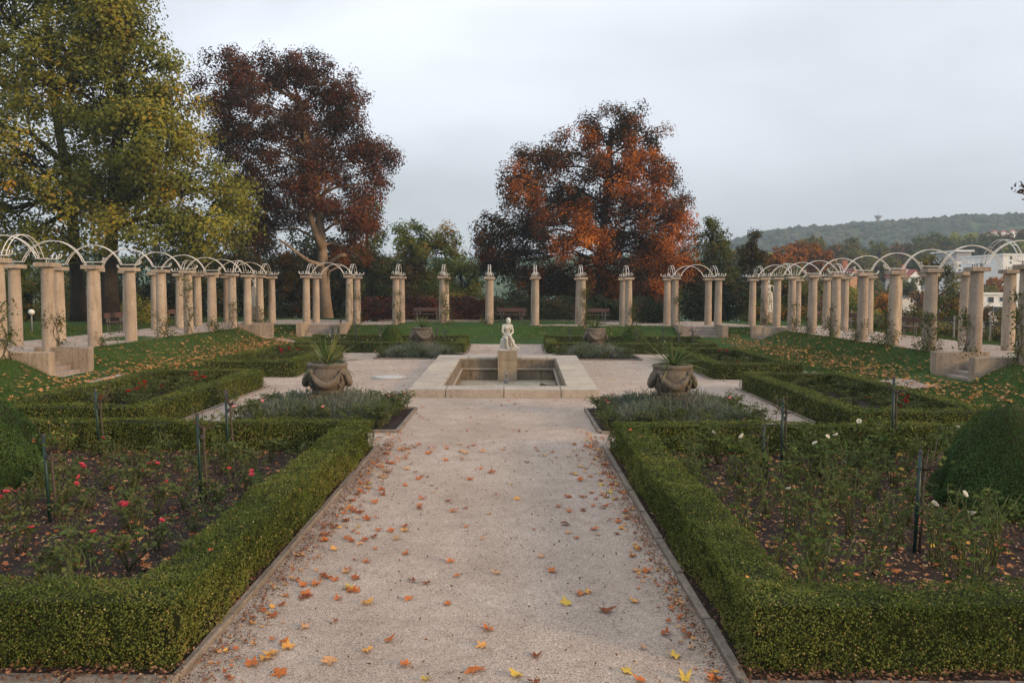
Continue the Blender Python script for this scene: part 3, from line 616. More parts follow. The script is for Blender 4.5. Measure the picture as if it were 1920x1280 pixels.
# ------------------------------------------------------------------ box hedges
def hedge(name_label, x0, x1, y0, y1, wd, h, dens, leaf, group, z0=0.0, sides=('f', 'b', 'l', 'r'), zf=None, cut=None):
    """clipped hedge that frames a bed: outer rectangle x0..x1, y0..y1, strip width wd"""
    t = empty('box_hedge', ((x0+x1)/2, y0, 0)); tag(t, name_label, 'hedge', group)
    strips = []
    if 'f' in sides: strips.append((x0, x1, y0, y0+wd))
    if 'b' in sides: strips.append((x0, x1, y1-wd, y1))
    if 'l' in sides: strips.append((x0, x0+wd, y0+wd, y1-wd))
    if 'r' in sides: strips.append((x1-wd, x1, y0+wd, y1-wd))
    PP = []; NN = []; RR = []; core = MB(); off = np.array([(x0+x1)/2, y0, 0])
    ph = rng.uniform(0, 9)
    wa = 1.0 if y0 < 10 else .55
    def wob(x, y): return wa*(.020*np.sin(x*2.3+ph+y*1.7) + .014*np.sin(y*4.3-x*3.7+ph*2) + .010*np.sin(x*9.1+y*8.3) + .007*np.sin(x*17-y*14+ph))
    def emit(n, f):
        if n < 1: return
        u, v = rng.random(n), rng.random(n); p, nr = f(u, v); PP.append(p); NN.append(nr)
    def edgy(p):   # round the top arrises a little
        return p
    for (a, b, c, d) in strips:
        zb = float(tz((a+b)/2, (c+d)/2)) + z0; i_ = .07 if y0 < 10 else .045
        core.box(a+i_, b-i_, c+i_, d-i_, zb-.03, zb+h-.04)
        def top(u, v):
            x = a+(b-a)*u; y = c+(d-c)*v
            e = np.minimum(np.minimum(x-x0, x1-x), np.minimum(y-y0, y1-y)); inn = np.minimum(np.minimum(np.abs(x-(x0+wd)), np.abs(x-(x1-wd))), np.minimum(np.abs(y-(y0+wd)), np.abs(y-(y1-wd))))
            z = zb + h + wob(x, y) - .035*np.exp(-np.abs(e)/.04) + rng.normal(0, .007, len(u))
            return np.stack([x, y, z], 1), np.tile([0, 0, 1.], (len(u), 1))
        emit(int((b-a)*(d-c)*dens), top)
        for ax, pos, nrm, lo, hi in (('y', c, -1, a, b), ('y', d, 1, a, b), ('x', a, -1, c, d), ('x', b, 1, c, d)):
            def side(u, v):
                s_ = lo+(hi-lo)*u; z = v**.9*h; q = pos + nrm*(wob(s_, z*3)*1.1 - .03*ss(.8, 1.0, v) - .025*ss(.14, 0.0, v) + rng.normal(0, .010, len(u)) - .035*np.clip(np.sin(s_*7.3+ph)*np.sin(s_*2.7+z*5), .55, 1)+.02)
                if ax == 'y': p = np.stack([s_, q, zb+z], 1); nr = np.tile([0, nrm, .15], (len(u), 1))
                else: p = np.stack([q, s_, zb+z], 1); nr = np.tile([nrm, 0, .15], (len(u), 1))
                return p, nr
            emit(int((hi-lo)*h*dens*.95), side)
    Pn = np.concatenate(PP); Nn = np.concatenate(NN); n = len(Pn)
    keep_p = np.ones(n) if y0 > 10 else np.clip((7.6/Pn[:, 1])**1.25, .3, 1); lsz = 1/np.sqrt(keep_p)      # fewer, larger leaves farther off
    keep_p = np.where(Nn[:, 1] > .5, keep_p*.22, keep_p)                                                   # thin on the sides turned from the path
    if y0 < 10: keep_p = np.where(Nn[:, 0]*np.sign(x0+x1) > .5, keep_p*.3, keep_p)
    k = rng.random(n) < keep_p; Pn = Pn[k]; Nn = Nn[k]; lsz = lsz[k]; n = len(Pn)
    bald = (np.sin(Pn[:, 0]*6.1+ph)*np.sin(Pn[:, 1]*5.3+2*ph)*np.sin(Pn[:, 2]*7.7+ph) + .6*np.sin(Pn[:, 0]*17+Pn[:, 1]*15)*np.sin(Pn[:, 2]*19+ph)) > .92
    k = ~bald | (rng.random(n) < .25); Pn = Pn[k]; Nn = Nn[k]; lsz = lsz[k]; n = len(Pn)
    if cut is not None:
        k = cut(Pn); Pn = Pn[k]; Nn = Nn[k]; lsz = lsz[k]; n = len(Pn)
    sh = rng.random(n) < .022; Pn = np.where(sh[:, None], Pn + Nn*rng.uniform(.015, .05, (n, 1)), Pn)      # stray shoots since the last clip
    # leaf tone: broad patches where the clip has scorched the hedge plus leaf to leaf scatter; sides browned low, warm sunlight put into their colour
    patch = .5 + .5*np.sin(Pn[:, 0]*1.9+ph)*np.sin(Pn[:, 1]*1.3+Pn[:, 2]*4+ph) ; fine_ = np.sin(Pn[:, 0]*11+3*ph)*np.sin(Pn[:, 1]*13)*np.sin(Pn[:, 2]*12+1)
    low = np.clip(1-(Pn[:, 2]-tz(Pn[:, 0], Pn[:, 1]))/h, 0, 1)
    up_ = Nn[:, 2] > .5; along = np.where(np.abs(Nn[:, 0]) > .5, Pn[:, 1], Pn[:, 0])
    streak = np.where(up_, 0, .5*np.sin(along*23+ph)*np.sin(along*9.7+2*ph)+.5*np.sin(along*41+Pn[:, 2]*3))
    r = np.clip(.16 + .26*patch + .10*fine_ + .10*streak + rng.normal(0, .15, n) + np.where(up_, .10*np.sin(Pn[:, 0]*5+ph)*np.sin(Pn[:, 1]*4.1)+.07, .26*low*(.4+.6*patch)), 0, 1)
    pale = rng.random(n) < .035; r[pale] = rng.uniform(.9, 1, pale.sum())
    me = leaf_np('foliage', Pn-off, Nn + rng.normal(0, .55, (n, 3)), leaf*lsz*rng.uniform(.6, 1.35, n), r, M['box'], .66, .2)
    core.v = [(v[0]-off[0], v[1]-off[1], v[2]) for v in core.v]
    core.build('hedge_core', M['hedge_core'], t); tag(link('foliage', me, t), kind='stuff')
inview = lambda p: np.abs(p[:, 0]) < p[:, 1]*.66+.6
hedge('low clipped box hedge framing the near left rose bed', -9.6, -2.275, 5.46, 13.45, .44, .50, 8200, .0165, 'clipped box hedges', sides=('f', 'b', 'r'), cut=inview)
hedge('low clipped box hedge framing the near right rose bed', 1.635, 9.6, 5.46, 13.45, .46, .50, 8200, .0165, 'clipped box hedges', sides=('f', 'b', 'l'), cut=inview)
for s, nm in ((-1, 'left'), (1, 'right')):
    o_ = -.25
    a, b = sorted((o_+s*6.38, o_+s*9.2)); hedge(f'box hedge round the middle {nm} bed of red roses', a, b, 14.85, 22.1, .40, .48, 1800, .029, 'clipped box hedges', cut=inview)
    a, b = sorted((o_+s*6.25, o_+s*9.0)); hedge(f'box hedge round the {nm} bed behind the middle bed of red roses', a, b, 24.6, 31.9, .42, .48, 1200, .035, 'clipped box hedges')
    a, b = sorted((o_+s*1.72, o_+s*8.9)); hedge(f'box hedge round the rear {nm} bed below the grass bank', a, b, 34.5, 38.2, .45, .45, 850, .042, 'clipped box hedges')

# soil of the beds
def soil(x0, x1, y0, y1, z=.015):
    o = link('bed_soil', grid_mesh('bed_soil', np.arange(x0, x1+.01, .12), np.arange(y0, y1+.01, .12), lambda X, Y: tz(X, Y)+z+(.018*fnoise(X, Y, 5)+.010*np.sin(X*37)*np.sin(Y*31))*np.clip(np.minimum(np.minimum(X-x0, x1-X), np.minimum(Y-y0, y1-Y))/.4, .25, 1), M['leafmould'])); tag(o, kind='structure')
soil(-9.6, -2.22, 5.3, 13.6, .018); soil(1.545, 9.6, 5.25, 13.6, .018)
for s in (-1, 1):
    for (a, b, c, d) in ((6.6, 9.0, 15.1, 21.9), (6.45, 8.8, 24.9, 31.7), (1.95, 8.7, 34.8, 38.0)):
        x0, x1 = sorted((-.25+s*a, -.25+s*b)); soil(x0, x1, c, d)
BEDS = [(-5.38, -2.10, 15.05, 18.05), (1.62, 4.90, 15.05, 18.05), (-5.25, -1.95, 31.35, 34.2), (1.72, 4.95, 31.35, 34.2)]
for b_ in BEDS: soil(*b_, .02)

# kerbs: each edging stone its own piece
def kerb(label_name, p0, p1, wid, hgt, seg=1.0, zoff=0.0):
    t = empty(label_name, (0, 0, 0)); tag(t, kind='structure')
    p0 = Vector((*p0, 0)); p1 = Vector((*p1, 0)); L_ = (p1-p0).length; n = max(1, round(L_/seg)); d = (p1-p0)/n; ang = math.atan2(d.y, d.x)
    for k in range(n):
        c = p0 + d*(k+.5); ln = d.length*random.uniform(.96, .985)
        bm = MB().box(-ln/2, ln/2, -wid/2, wid/2, -.12, hgt, .012)
        bm.v = [(x+random.uniform(-.006, .006), y+random.uniform(-.006, .006), z+random.uniform(-.006, .006)) for x, y, z in bm.v]
        o = bm.build('kerb_stone', M['kerb'], t, (c.x, c.y, float(tz(c.x, c.y))+zoff+random.uniform(-.005, .005))); o.rotation_euler[2] = ang+random.uniform(-.006, .006)
kerb('path_kerb', (-2.215, 5.35), (-2.215, 13.7), .06, .055); kerb('path_kerb', (1.545, 5.30), (1.545, 13.7), .07, .055)
kerb('path_kerb', (-9.6, 5.27), (-2.19, 5.27), .17, .05, .75); kerb('path_kerb', (1.52, 5.22), (9.6, 5.22), .20, .05, .75)
for (x0, x1, y0, y1) in BEDS:
    for a, b in (((x0, y0), (x1, y0)), ((x0, y1), (x1, y1)), ((x0, y0), (x0, y1)), ((x1, y0), (x1, y1))): kerb('bed_kerb', a, b, .07, .05)
for s in (-1, 1):
    for (xa, ya, yb) in ((6.30, 14.8, 22.2), (6.17, 24.5, 32.0)): kerb('bed_kerb', (-.25+s*xa, ya), (-.25+s*xa, yb), .06, .03)
    kerb('bed_kerb', (-.25+s*1.63, 34.4), (-.25+s*1.63, 38.3), .07, .04)
kerb('terrace_edging', (-8.2, 47.6), (9.0, 47.6), .15, .10, 1.4)

# ------------------------------------------------------------------ topiary cones
def cone(x, y, r, h, dens, leaf, mat, label, bulge=.35):
    t = empty('topiary_cone', (x, y, 0)); tag(t, label, 'topiary', 'clipped topiary cones')
    prof = lambda u: r*((1-u)**.52)*(1+bulge*u*(1-u)) * (.86+.14*ss(0, .12, u))
    n = int(math.pi*r*math.hypot(r, h)*1.25*dens); u = 1-np.sqrt(1-rng.random(n)*.999); a = rng.random(n)*2*math.pi
    rr = prof(u)*(1+.05*np.sin(a*5+u*9)+.03*np.sin(a*11-u*14)) + rng.normal(0, .012, n); Pn = np.stack([rr*np.cos(a), rr*np.sin(a), u*h+rng.normal(0, .012, n)], 1)
    Nn = np.stack([np.cos(a), np.sin(a), np.full(n, r/h)], 1) + rng.normal(0, .6, (n, 3))
    V = MB().lathe([(max(.01, float(prof(k/10))-.05), k/10*h*.97) for k in range(11)], 20); V.build('core', M['hedge_core'], t)
    rd = np.clip(.45+.2*np.sin(a*3+u*7)+rng.normal(0, .22, n), 0, 1)
    tag(link('foliage', leaf_np('foliage', Pn, Nn, leaf*rng.uniform(.7, 1.3, n), rd, mat, .6, .2), t), kind='stuff')
cone(-7.05, 10.9, .80, 1.28, 5200, .025, M['yew'], 'dark clipped topiary cone at the left edge of the near left rose bed')
cone(6.02, 9.9, .84, 1.33, 6200, .023, M['yew'], 'dark clipped topiary cone in the near right rose bed')
cone(-5.32, 36.4, .60, 1.16, 2200, .045, M['conebox'], 'rounded green topiary cone in the rear left bed')
cone(5.34, 36.4, .68, 1.18, 2200, .045, M['conebox'], 'rounded green topiary cone in the rear right bed')

# ------------------------------------------------------------------ roses
def petal_bloom(col_mat, r=.040):
    mb_ = MB()
    for ring, (n, rr, tilt) in enumerate([(5, 1.0, .75), (5, .88, 1.0), (4, .75, 1.2), (3, .6, 1.4)]):
        for k in range(n):
            a = 2*math.pi*(k+ring*.5)/n + random.uniform(-.2, .2); L_ = r*rr*1.1; w_ = r*rr*.75
            ca, sa = math.cos(a), math.sin(a); ct, st_ = math.cos(tilt), math.sin(tilt)
            pts = []
            for u, v in ((.1, -.3), (.1, .3), (.6, 1), (.6, -1), (1.0, .6), (1.0, -.6)):
                q = u*L_; out_ = q*ct + .012*ring*0; z = q*st_ + (.15*abs(v)*w_)
                pts.append((ca*out_ - sa*v*w_, sa*out_ + ca*v*w_, z))
            mb_.add(pts, [(0, 1, 2, 3), (3, 2, 4, 5)])
    return mb_.mesh('bloom', col_mat)
def petalmat(name, c):
    m, t, out = newmat(name); b = nd(t, 'ShaderNodeBsdfPrincipled'); b.inputs['Base Color'].default_value = (*c, 1); b.inputs['Roughness'].default_value = .6; b.inputs['Specular IOR Level'].default_value = .2
    tr = nd(t, 'ShaderNodeBsdfTranslucent'); tr.inputs[0].default_value = (*c, 1); ms = nd(t, 'ShaderNodeMixShader'); ms.inputs[0].default_value = .3
    t.links.new(b.outputs[0], ms.inputs[1]); t.links.new(tr.outputs[0], ms.inputs[2]); t.links.new(ms.outputs[0], out.inputs[0]); return m
BLOOM = {'pink': [petal_bloom(petalmat('pink_petal', (.62,.085,.12))) for _ in range(2)], 'red': [petal_bloom(petalmat('red_petal', (.42,.008,.014))) for _ in range(2)],
         'white': [petal_bloom(petalmat('white_petal', (.80,.76,.64))) for _ in range(2)], 'pale pink': [petal_bloom(petalmat('pale_pink_petal', (.80,.34,.34))) for _ in range(2)]}
def bush_mesh(h, spread, nst, nl, lsize, mat, upright=.5, bare=0.0, canemat=None):
    st_ = MB(); Pn = []; Nn = []; tips = []
    for k in range(nst):
        a = random.uniform(0, 6.28); hh = h*random.uniform(.6, 1.05); d = spread*random.uniform(.25, 1)
        p0 = Vector((random.uniform(-.05, .05), random.uniform(-.05, .05), -.03)); p1 = Vector((math.cos(a)*d, math.sin(a)*d, hh)); mid = p0.lerp(p1, .5) + Vector((random.uniform(-.05, .05), random.uniform(-.05, .05), hh*.1))
        pts = [p0, p0.lerp(mid, .5)+Vector((random.uniform(-.015, .015), random.uniform(-.015, .015), 0)), mid, mid.lerp(p1, .5)+Vector((random.uniform(-.02, .02), random.uniform(-.02, .02), .01)), p1]
        st_.tube(pts, [.007, .006, .0055, .0045, .003], 5); tips.append(p1)
        side = []
        for j in range(random.randint(1, 3)):
            f = random.uniform(.4, .9); q = (pts[1].lerp(pts[4], f)); a2 = a+random.uniform(-1.5, 1.5); e = q + Vector((math.cos(a2)*.11, math.sin(a2)*.11, random.uniform(.05, .14)))*random.uniform(.7, 1.2); st_.tube([q, q.lerp(e, .5)+Vector((0, 0, .01)), e], [.004, .0035, .002], 4); side.append((q, e)); tips.append(e)
        for j in range(int(nl/nst)):
            if random.random() < .5 and side: q0, q1 = random.choice(side); f = random.uniform(.3, 1.05)
            else: q0, q1 = pts[1], pts[4]; f = random.uniform(bare, 1.05)
            c = q0.lerp(q1, f) + Vector((random.gauss(0, .02), random.gauss(0, .02), random.gauss(0, .015)))
            a2 = random.uniform(0, 6.28); dv = Vector((math.cos(a2), math.sin(a2), .1))
            for m_ in range(random.choice([3, 3, 5])):     # pinnate leaf of a few leaflets
                o_ = dv*(.02+.022*m_) + Vector((-dv.y, dv.x, 0))*(.022*(1 if m_ % 2 else -1) if m_ else 0)
                Pn.append(tuple(c+o_)); Nn.append((random.gauss(0, .45), random.gauss(0, .45), 1))
    Pn = np.array(Pn); Nn = np.array(Nn); n = len(Pn)
    base = random.random()*.25
    lm = leaf_np('leaves', Pn, Nn, lsize*rng.uniform(.65, 1.25, n), np.clip(base+.25+rng.normal(0, .22, n), 0, 1), mat, .68, .12, True)
    return st_.mesh('canes', canemat or M['cane']), lm, tips
def protos(n, *a, **k): return [bush_mesh(*a, **k) for _ in range(n)]
PR = {'low': protos(5, .30, .22, 6, 26, .044, M['rosedark']), 'tall': protos(5, .62, .22, 9, 36, .045, M['rose'], bare=.25), 'dense': protos(4, .46, .30, 10, 90, .052, M['rosedark']), 'lush': protos(3, .62, .30, 9, 75, .055, M['rose']), 'far': protos(3, .5, .35, 8, 60, .07, M['rosedark']),
      'patio': protos(3, .34, .26, 8, 70, .040, M['rosedark'])}
def rose(kind, x, y, label, group, color=None, nb=0, sc=1.0, clump=False, z=None):
    pr = random.choice(PR[kind]); t = empty('rose_bush', (x, y, (float(tz(x, y))+.03) if z is None else z), random.uniform(0, 6.28)); tag(t, label, 'rose bush', group)
    t.scale = (sc, sc, sc*random.uniform(.85, 1.12)); link('canes', pr[0], t); tag(link('leaves', pr[1], t), kind='stuff')
    tips = pr[2][:]; random.shuffle(tips)
    for k in range(nb):
        p = tips[0] + Vector((random.gauss(0, .05), random.gauss(0, .05), random.gauss(.0, .03))) if clump else tips[k % len(tips)]
        o = link('bloom', random.choice(BLOOM[color]), t, p + Vector((0, 0, .01))); o.rotation_euler = (random.uniform(-.9, .3), random.uniform(-.6, .6), random.uniform(0, 6)); s_ = random.uniform(.8, 1.15)/sc; o.scale = (s_, s_, s_)
    return t
def vis(x, y): return abs(x) < y*.64+.2
# near left bed: low sparse bushes, pink blooms where the photo shows them
used = []
def clear(x, y, d): return all((x-a)**2+(y-b)**2 > d*d for a, b in used)
def at_bloom(px, py, z):      # court position under a bloom seen at that height
    d = (CAMH-z)/((py-HZ)/FPX); return (px-960)/FPX*d, d
for px, py in ((245,877),(237,910),(340,911),(437,881),(248,957),(284,982),(133,876),(205,812),(160,912),(43,924),(3,930),(16,956),(25,985),(145,1008),(455,888),(283,865),(115,905)):
    x, y = at_bloom(px, py, .33)
    if y > 12.8: y = 12.6
    used.append((x, y)); rose('low', x, y, 'low sparse rose bush with pink blooms in the near left bed', 'roses of the near left bed', 'pink', random.choice([1, 1, 2]), 1.0)
for gy in np.arange(6.25, 12.8, .60):
    for gx in np.arange(-8.9, -2.7, .60):
        x = gx+random.uniform(-.18, .18); y = gy+random.uniform(-.18, .18)
        if vis(x, y) and clear(x, y, .3) and (x+7.05)**2+(y-10.9)**2 > .75: rose('low', x, y, 'low flowerless rose bush in the near left bed', 'roses of the near left bed', None, 0, random.uniform(.9, 1.35)); used.append((x, y))
# near right bed: taller thin canes, white blooms
used = []
for px, py, n_ in ((1545,817,2),(1572,853,1),(1590,838,1),(1623,785,1),(1783,758,1),(1488,903,1),(1772,947,1),(1814,935,1),(1876,945,1),(1324,787,2),(1420,845,1)):
    x, y = at_bloom(px, py, .6 if py > 800 else .72)
    if y > 12.7: x, y = x*12.6/y, 12.6
    if x < 2.3: x = 2.35
    used.append((x, y)); rose('lush' if n_ == 2 else 'tall', x, y, 'tall rose bush with white blooms in the near right bed', 'roses of the near right bed', 'white', n_, 1.05)
for gy in np.arange(6.3, 12.8, .6):
    for gx in np.arange(2.4, 9.0, .55):
        x = gx+random.uniform(-.18, .18); y = gy+random.uniform(-.2, .2)
        if vis(x, y) and clear(x, y, .33) and (x-6.02)**2+(y-9.9)**2 > .85:
            rose('lush' if (y > 11 or x > 5.4) and random.random() < .6 else 'tall', x, y, 'tall flowerless rose bush in the near right bed', 'roses of the near right bed', None, 0, random.uniform(.75, 1.1)); used.append((x, y))
x, y = at_bloom(1665, 810, .55); rose('lush', x, 12.3, 'rose bush with one crimson bloom in the near right bed', 'roses of the near right bed', 'red', 1)
# middle beds: dense bushes, clusters of red
def redbed(x0, x1, y0, y1, nm, blooms, kind, step):
    reds = [at_bloom(px, py, .48) for px, py in blooms]
    for (x, y) in reds:
        x = min(max(x, x0+.3), x1-.3); y = min(max(y, y0+.3), y1-.3)
        rose(kind, x, y, f'dense red-flowering rose bush in the {nm} bed', f'roses of the {nm} bed', 'red', 5, .9, True)
    for gy in np.arange(y0+.4, y1-.2, step):
        for gx in np.arange(x0+.4, x1-.2, step):
            x = gx+random.uniform(-.2, .2); y = gy+random.uniform(-.2, .2)
            if vis(x, y) and all((x-a)**2+(y-b)**2 > .1 for a, b in reds): rose(kind, x, y, f'dense flowerless rose bush in the {nm} bed', f'roses of the {nm} bed', None, 0, random.uniform(.62, .88))
redbed(-9.05, -7.0, 15.2, 21.7, 'middle left', ((242,722),(255,727),(313,716),(275,716),(350,701),(360,705),(175,738),(385,697)), 'dense', .72)
redbed(6.5, 8.6, 15.2, 21.7, 'middle right', ((1757,740),(1710,733),(1640,728),(1720,748)), 'dense', .72)
redbed(-8.9, -6.9, 25.0, 31.4, 'farther left', ((492,650),(500,648),(532,660),(562,645),(576,644)), 'dense', .85)
redbed(6.4, 8.4, 25.0, 31.4, 'farther right', ((1392,647),(1366,646),(1390,667),(1442,677)), 'dense', .85)
for s, nm in ((-1, 'left'), (1, 'right')):
    for k in range(13):
        x = -.25+s*random.uniform(2.4, 8.2); y = random.uniform(35.2, 37.6)
        if abs(abs(x+.0)-5.33) < .6 and y < 37: continue
        wh = random.random() < (.6 if s < 0 else .25)
        rose('far', x, y, f'rose bush with white blooms in the rear {nm} bed' if wh else f'flowerless leafy rose bush in the rear {nm} bed', f'roses of the rear {nm} bed', 'white' if wh else None, 3 if wh else 0, random.uniform(.7, 1.05))
# roses and lavender round the urns
for bi, (x0, x1, y0, y1) in enumerate(BEDS):
    nm = ['front left', 'front right', 'rear left', 'rear right'][bi]; far = bi > 1
    cx_, cy_ = (x0+x1)/2, (y0+y1)/2; t = tag(empty('lavender', (cx_, cy_, 0)), f'grey green lavender mass round the {nm} urn', 'lavender', kind='stuff')
    n = 19000 if not far else 6500; u = rng.uniform(-1, 1, (n*2, 2)); keep = (np.max(np.abs(u), 1) > .16); u = u[keep][:n]; n = len(u)
    x = u[:, 0]*(x1-x0)/2*.80; y = u[:, 1]*(y1-y0)/2*.78; rr = np.max(np.abs(u), 1)
    hmax = (.42 + .16*np.sin(x*3.1+bi)*np.cos(y*2.7) * .5 + .16*(1-rr)) * np.clip(1.4-rr*.75, 0, 1); hmax *= (1+.35*rng.random(n)**4); zt = hmax
    tilt = rng.normal(0, .45, (n, 2)); L_ = rng.uniform(.07, .22, n); wv = .006 if not far else .011
    b0 = np.stack([x, y, np.maximum(zt-L_, 0)*rng.uniform(.2, 1, n)], 1); tip = b0 + np.stack([tilt[:, 0]*L_, tilt[:, 1]*L_, L_], 1)
    an = rng.uniform(0, 6.28, n); sd_ = np.stack([np.cos(an), np.sin(an), np.zeros(n)], 1)*wv
    V = np.stack([b0-sd_, b0+sd_, tip+sd_*.6, tip-sd_*.6], 1).reshape(-1, 3); r_ = np.clip(.5+.2*np.sin(x*4)+rng.normal(0, .25, n), 0, 1)
    tag(link('lavender_stems', np_mesh('lavender_stems', V, np.arange(n*4).reshape(n, 4), M['lavender'], r_), t), kind='stuff')
    m_ = 26 if not far else 14
    for k in range(m_):
        q = k/m_*4; e = q % 1; s_ = int(q); a, b = [(e, 0.06), (.94, e), (1-e, .94), (.06, 1-e)][s_]
        if s_ == 2 and far: continue
        xx = x0+.15+(x1-x0-.3)*a+random.uniform(-.08, .08); yy = y0+.18+(y1-y0-.36)*b+random.uniform(-.1, .15)
        bl = random.random() < (.14 if bi in (0,) else (.30 if bi == 1 else .25))
        rose('patio', xx, yy, f'low rose with pale pink blooms edging the {nm} urn bed' if bl else f'low rose without open blooms edging the {nm} urn bed', f'roses edging the {nm} urn bed', 'pale pink' if bl else None, random.choice([1, 2]) if bl else 0, random.uniform(1.0, 1.3))

# standard roses tied to green stakes
def standard(x, y, top, label, lean, slab, leafy=40, rear=False):
    z = float(tz(x, y)); dx = lean
    sk = empty('plant_stake', (x, y, z)); tag(sk, slab, 'stake', 'green plant stakes')
    MB().tube([(0, 0, -.1), (-dx*.5, 0, top*.5), (-dx, 0, top)], .019 if not rear else .022, 8).build('stake', M['stake'], sk)
    MB().lathe([(.021, 0), (.021, .03), (.012, .038)], 8).build('stake_cap', M['dark_metal'], sk, (-dx, 0, top-.005))
    rt = empty('standard_rose', (x+.055, y+.02, z)); tag(rt, label, 'standard rose', 'standard roses tied to stakes')
    hh = top*.86; MB().tube([(0, 0, -.05), (.012-dx*.4, 0, hh*.4), (-dx*.8, .01, hh*.8), (-dx*.9+.01, 0, hh)], [.016, .014, .013, .017], 7).build('stem', M['bark_rose'], rt)
    br = MB(); Pn = []; Nn = []
    for k in range(9):
        a = random.uniform(0, 6.28); e = Vector((math.cos(a)*.26*random.uniform(.5, 1), math.sin(a)*.26*random.uniform(.5, 1), random.uniform(.06, .34))); p0 = Vector((-dx*.9, 0, hh-.03)); m_ = p0 + Vector((e.x*.7, e.y*.7, e.z*.35)); p1 = p0+e
        br.tube([p0, m_, p1], [.009, .006, .003], 5)
        for j in range(max(1, leafy//9)):
            c = m_.lerp(p1, random.random()) + Vector((random.gauss(0, .04), random.gauss(0, .04), random.gauss(0, .035)))
            Pn.append(tuple(c)); Nn.append((random.gauss(0, .6), random.gauss(0, .6), 1))
    br.build('branches', M['bark_rose'], rt); n = len(Pn)
    tag(link('leaves', leaf_np('leaves', np.array(Pn), np.array(Nn), (.055 if not rear else .075)*rng.uniform(.7, 1.2, n), np.clip(.45+rng.normal(0, .28, n), 0, 1), M['rose'], .66, .12, True), rt), kind='stuff')
    tie = MB().lathe([(.035, 0), (.035, .05)], 10, cap=False); tie.build('tie', M['dark_metal'], rt, (-dx*.85-.02, -.01, hh*.86))
SN = [(-5.12, 9.05, .97, .05, 'leafy standard rose beside the leftmost dark green stake', 'leaning green stake nearest the left edge, near left bed', 110),
      (-6.42, 12.75, 1.02, .04, 'thin standard rose by the far stake near the left topiary cone', 'slim green stake at the far side of the near left bed, left of centre', 16),
      (-3.78, 9.95, 1.08, .03, 'sparse standard rose by the stake in the middle of the near left bed', 'green stake in the middle of the near left bed', 46),
      (-4.14, 12.0, 1.10, .04, 'nearly bare standard rose by the stake behind, near left bed', 'green stake towards the back of the near left bed, right of centre', 18),
      (3.48, 11.3, .74, .0, 'nearly bare standard rose by the short stake in the near right bed', 'short green stake towards the back of the near right bed', 14),
      (3.88, 11.75, 1.05, .0, 'standard rose with twisted bare twigs by the taller back stake, near right bed', 'tall slim green stake at the back of the near right bed', 30),
      (4.02, 8.1, 1.02, -.03, 'bare standard rose with grey stem by the nearest right stake', 'thick green stake nearest the camera in the near right bed', 24),
      (5.90, 12.7, 1.28, .0, 'dark standard rose by the stake before the middle right hedge', 'dark stake at the back of the near right bed, in front of red roses', 26)]
for x, y, top, ln, lb, sl, lf in SN: standard(x, y, top, lb, ln, sl, lf)
for k, (px, y, top) in enumerate(((622, 36.3, 1.02), (633, 36.8, 1.0), (666, 37.2, 1.0), (711, 36, 1.05), (818, 36.6, .95), (833, 35.6, .98), (1067, 36, 1.0), (1194, 35.4, .98), (1243, 36.6, 1.05), (1272, 36.0, .92), (1298, 36.6, .98))):
    sd_ = 'left' if px < 960 else 'right'; kk = k if px < 960 else k-6
    standard((px-960)/FPX*y, y, top, f'thin standard rose, {ORD[kk]} from the left in the rear {sd_} bed', 0, f'thin green stake, {ORD[kk]} from the left in the rear {sd_} bed', 14, True)

# ------------------------------------------------------------------ climbing roses on columns
def climber(x, y, h0, h1, n, side, label, spread=.26, bush=0):
    t = empty('climbing_rose', (x, y, TZ)); tag(t, label, 'climbing rose', 'climbing roses on the columns')
    mb_ = MB(); a0 = side
    for k in range(3):
        pts = []
        for j in range(9):
            f = j/8; a = a0 + .7*math.sin(f*5+k*2)+k*.5-.5; rr = .22+.03*math.sin(f*9+k); pts.append((rr*math.cos(a), rr*math.sin(a), f*h1*(1-.18*k)))
        mb_.tube(pts, [.012-.008*j/8 for j in range(9)], 5)
    mb_.build('stem', M['bark_rose'], t)
    ncl = max(4, int(n/28)); zc = h0+(h1-h0)*rng.random(ncl)**.9; ac = a0 + rng.normal(0, .8, ncl); i = rng.integers(0, ncl, n)
    zz = zc[i] + rng.normal(0, .10, n); aa = ac[i] + rng.normal(0, .35, n); rr = .215 + np.abs(rng.normal(0, spread*.45, n))
    Pn = np.stack([rr*np.cos(aa), rr*np.sin(aa), np.clip(zz, .02, None)], 1)
    if bush:
        a = rng.uniform(0, 6.28, bush); q = np.sqrt(rng.random(bush))*.45; Pb = np.stack([.25*math.cos(a0)+q*np.cos(a), .25*math.sin(a0)+q*np.sin(a), np.abs(rng.normal(0, .35, bush))*(1.2-q)], 1); Pn = np.concatenate([Pn, Pb])
    m_ = len(Pn); Nn = rng.normal(0, .7, (m_, 3)) + [0, -.4, .6]
    tag(link('foliage', leaf_np('foliage', Pn, Nn, .075*rng.uniform(.6, 1.25, m_), np.clip(.42+rng.normal(0, .26, m_), 0, 1), M['climb'], .62, .15), t), kind='stuff')
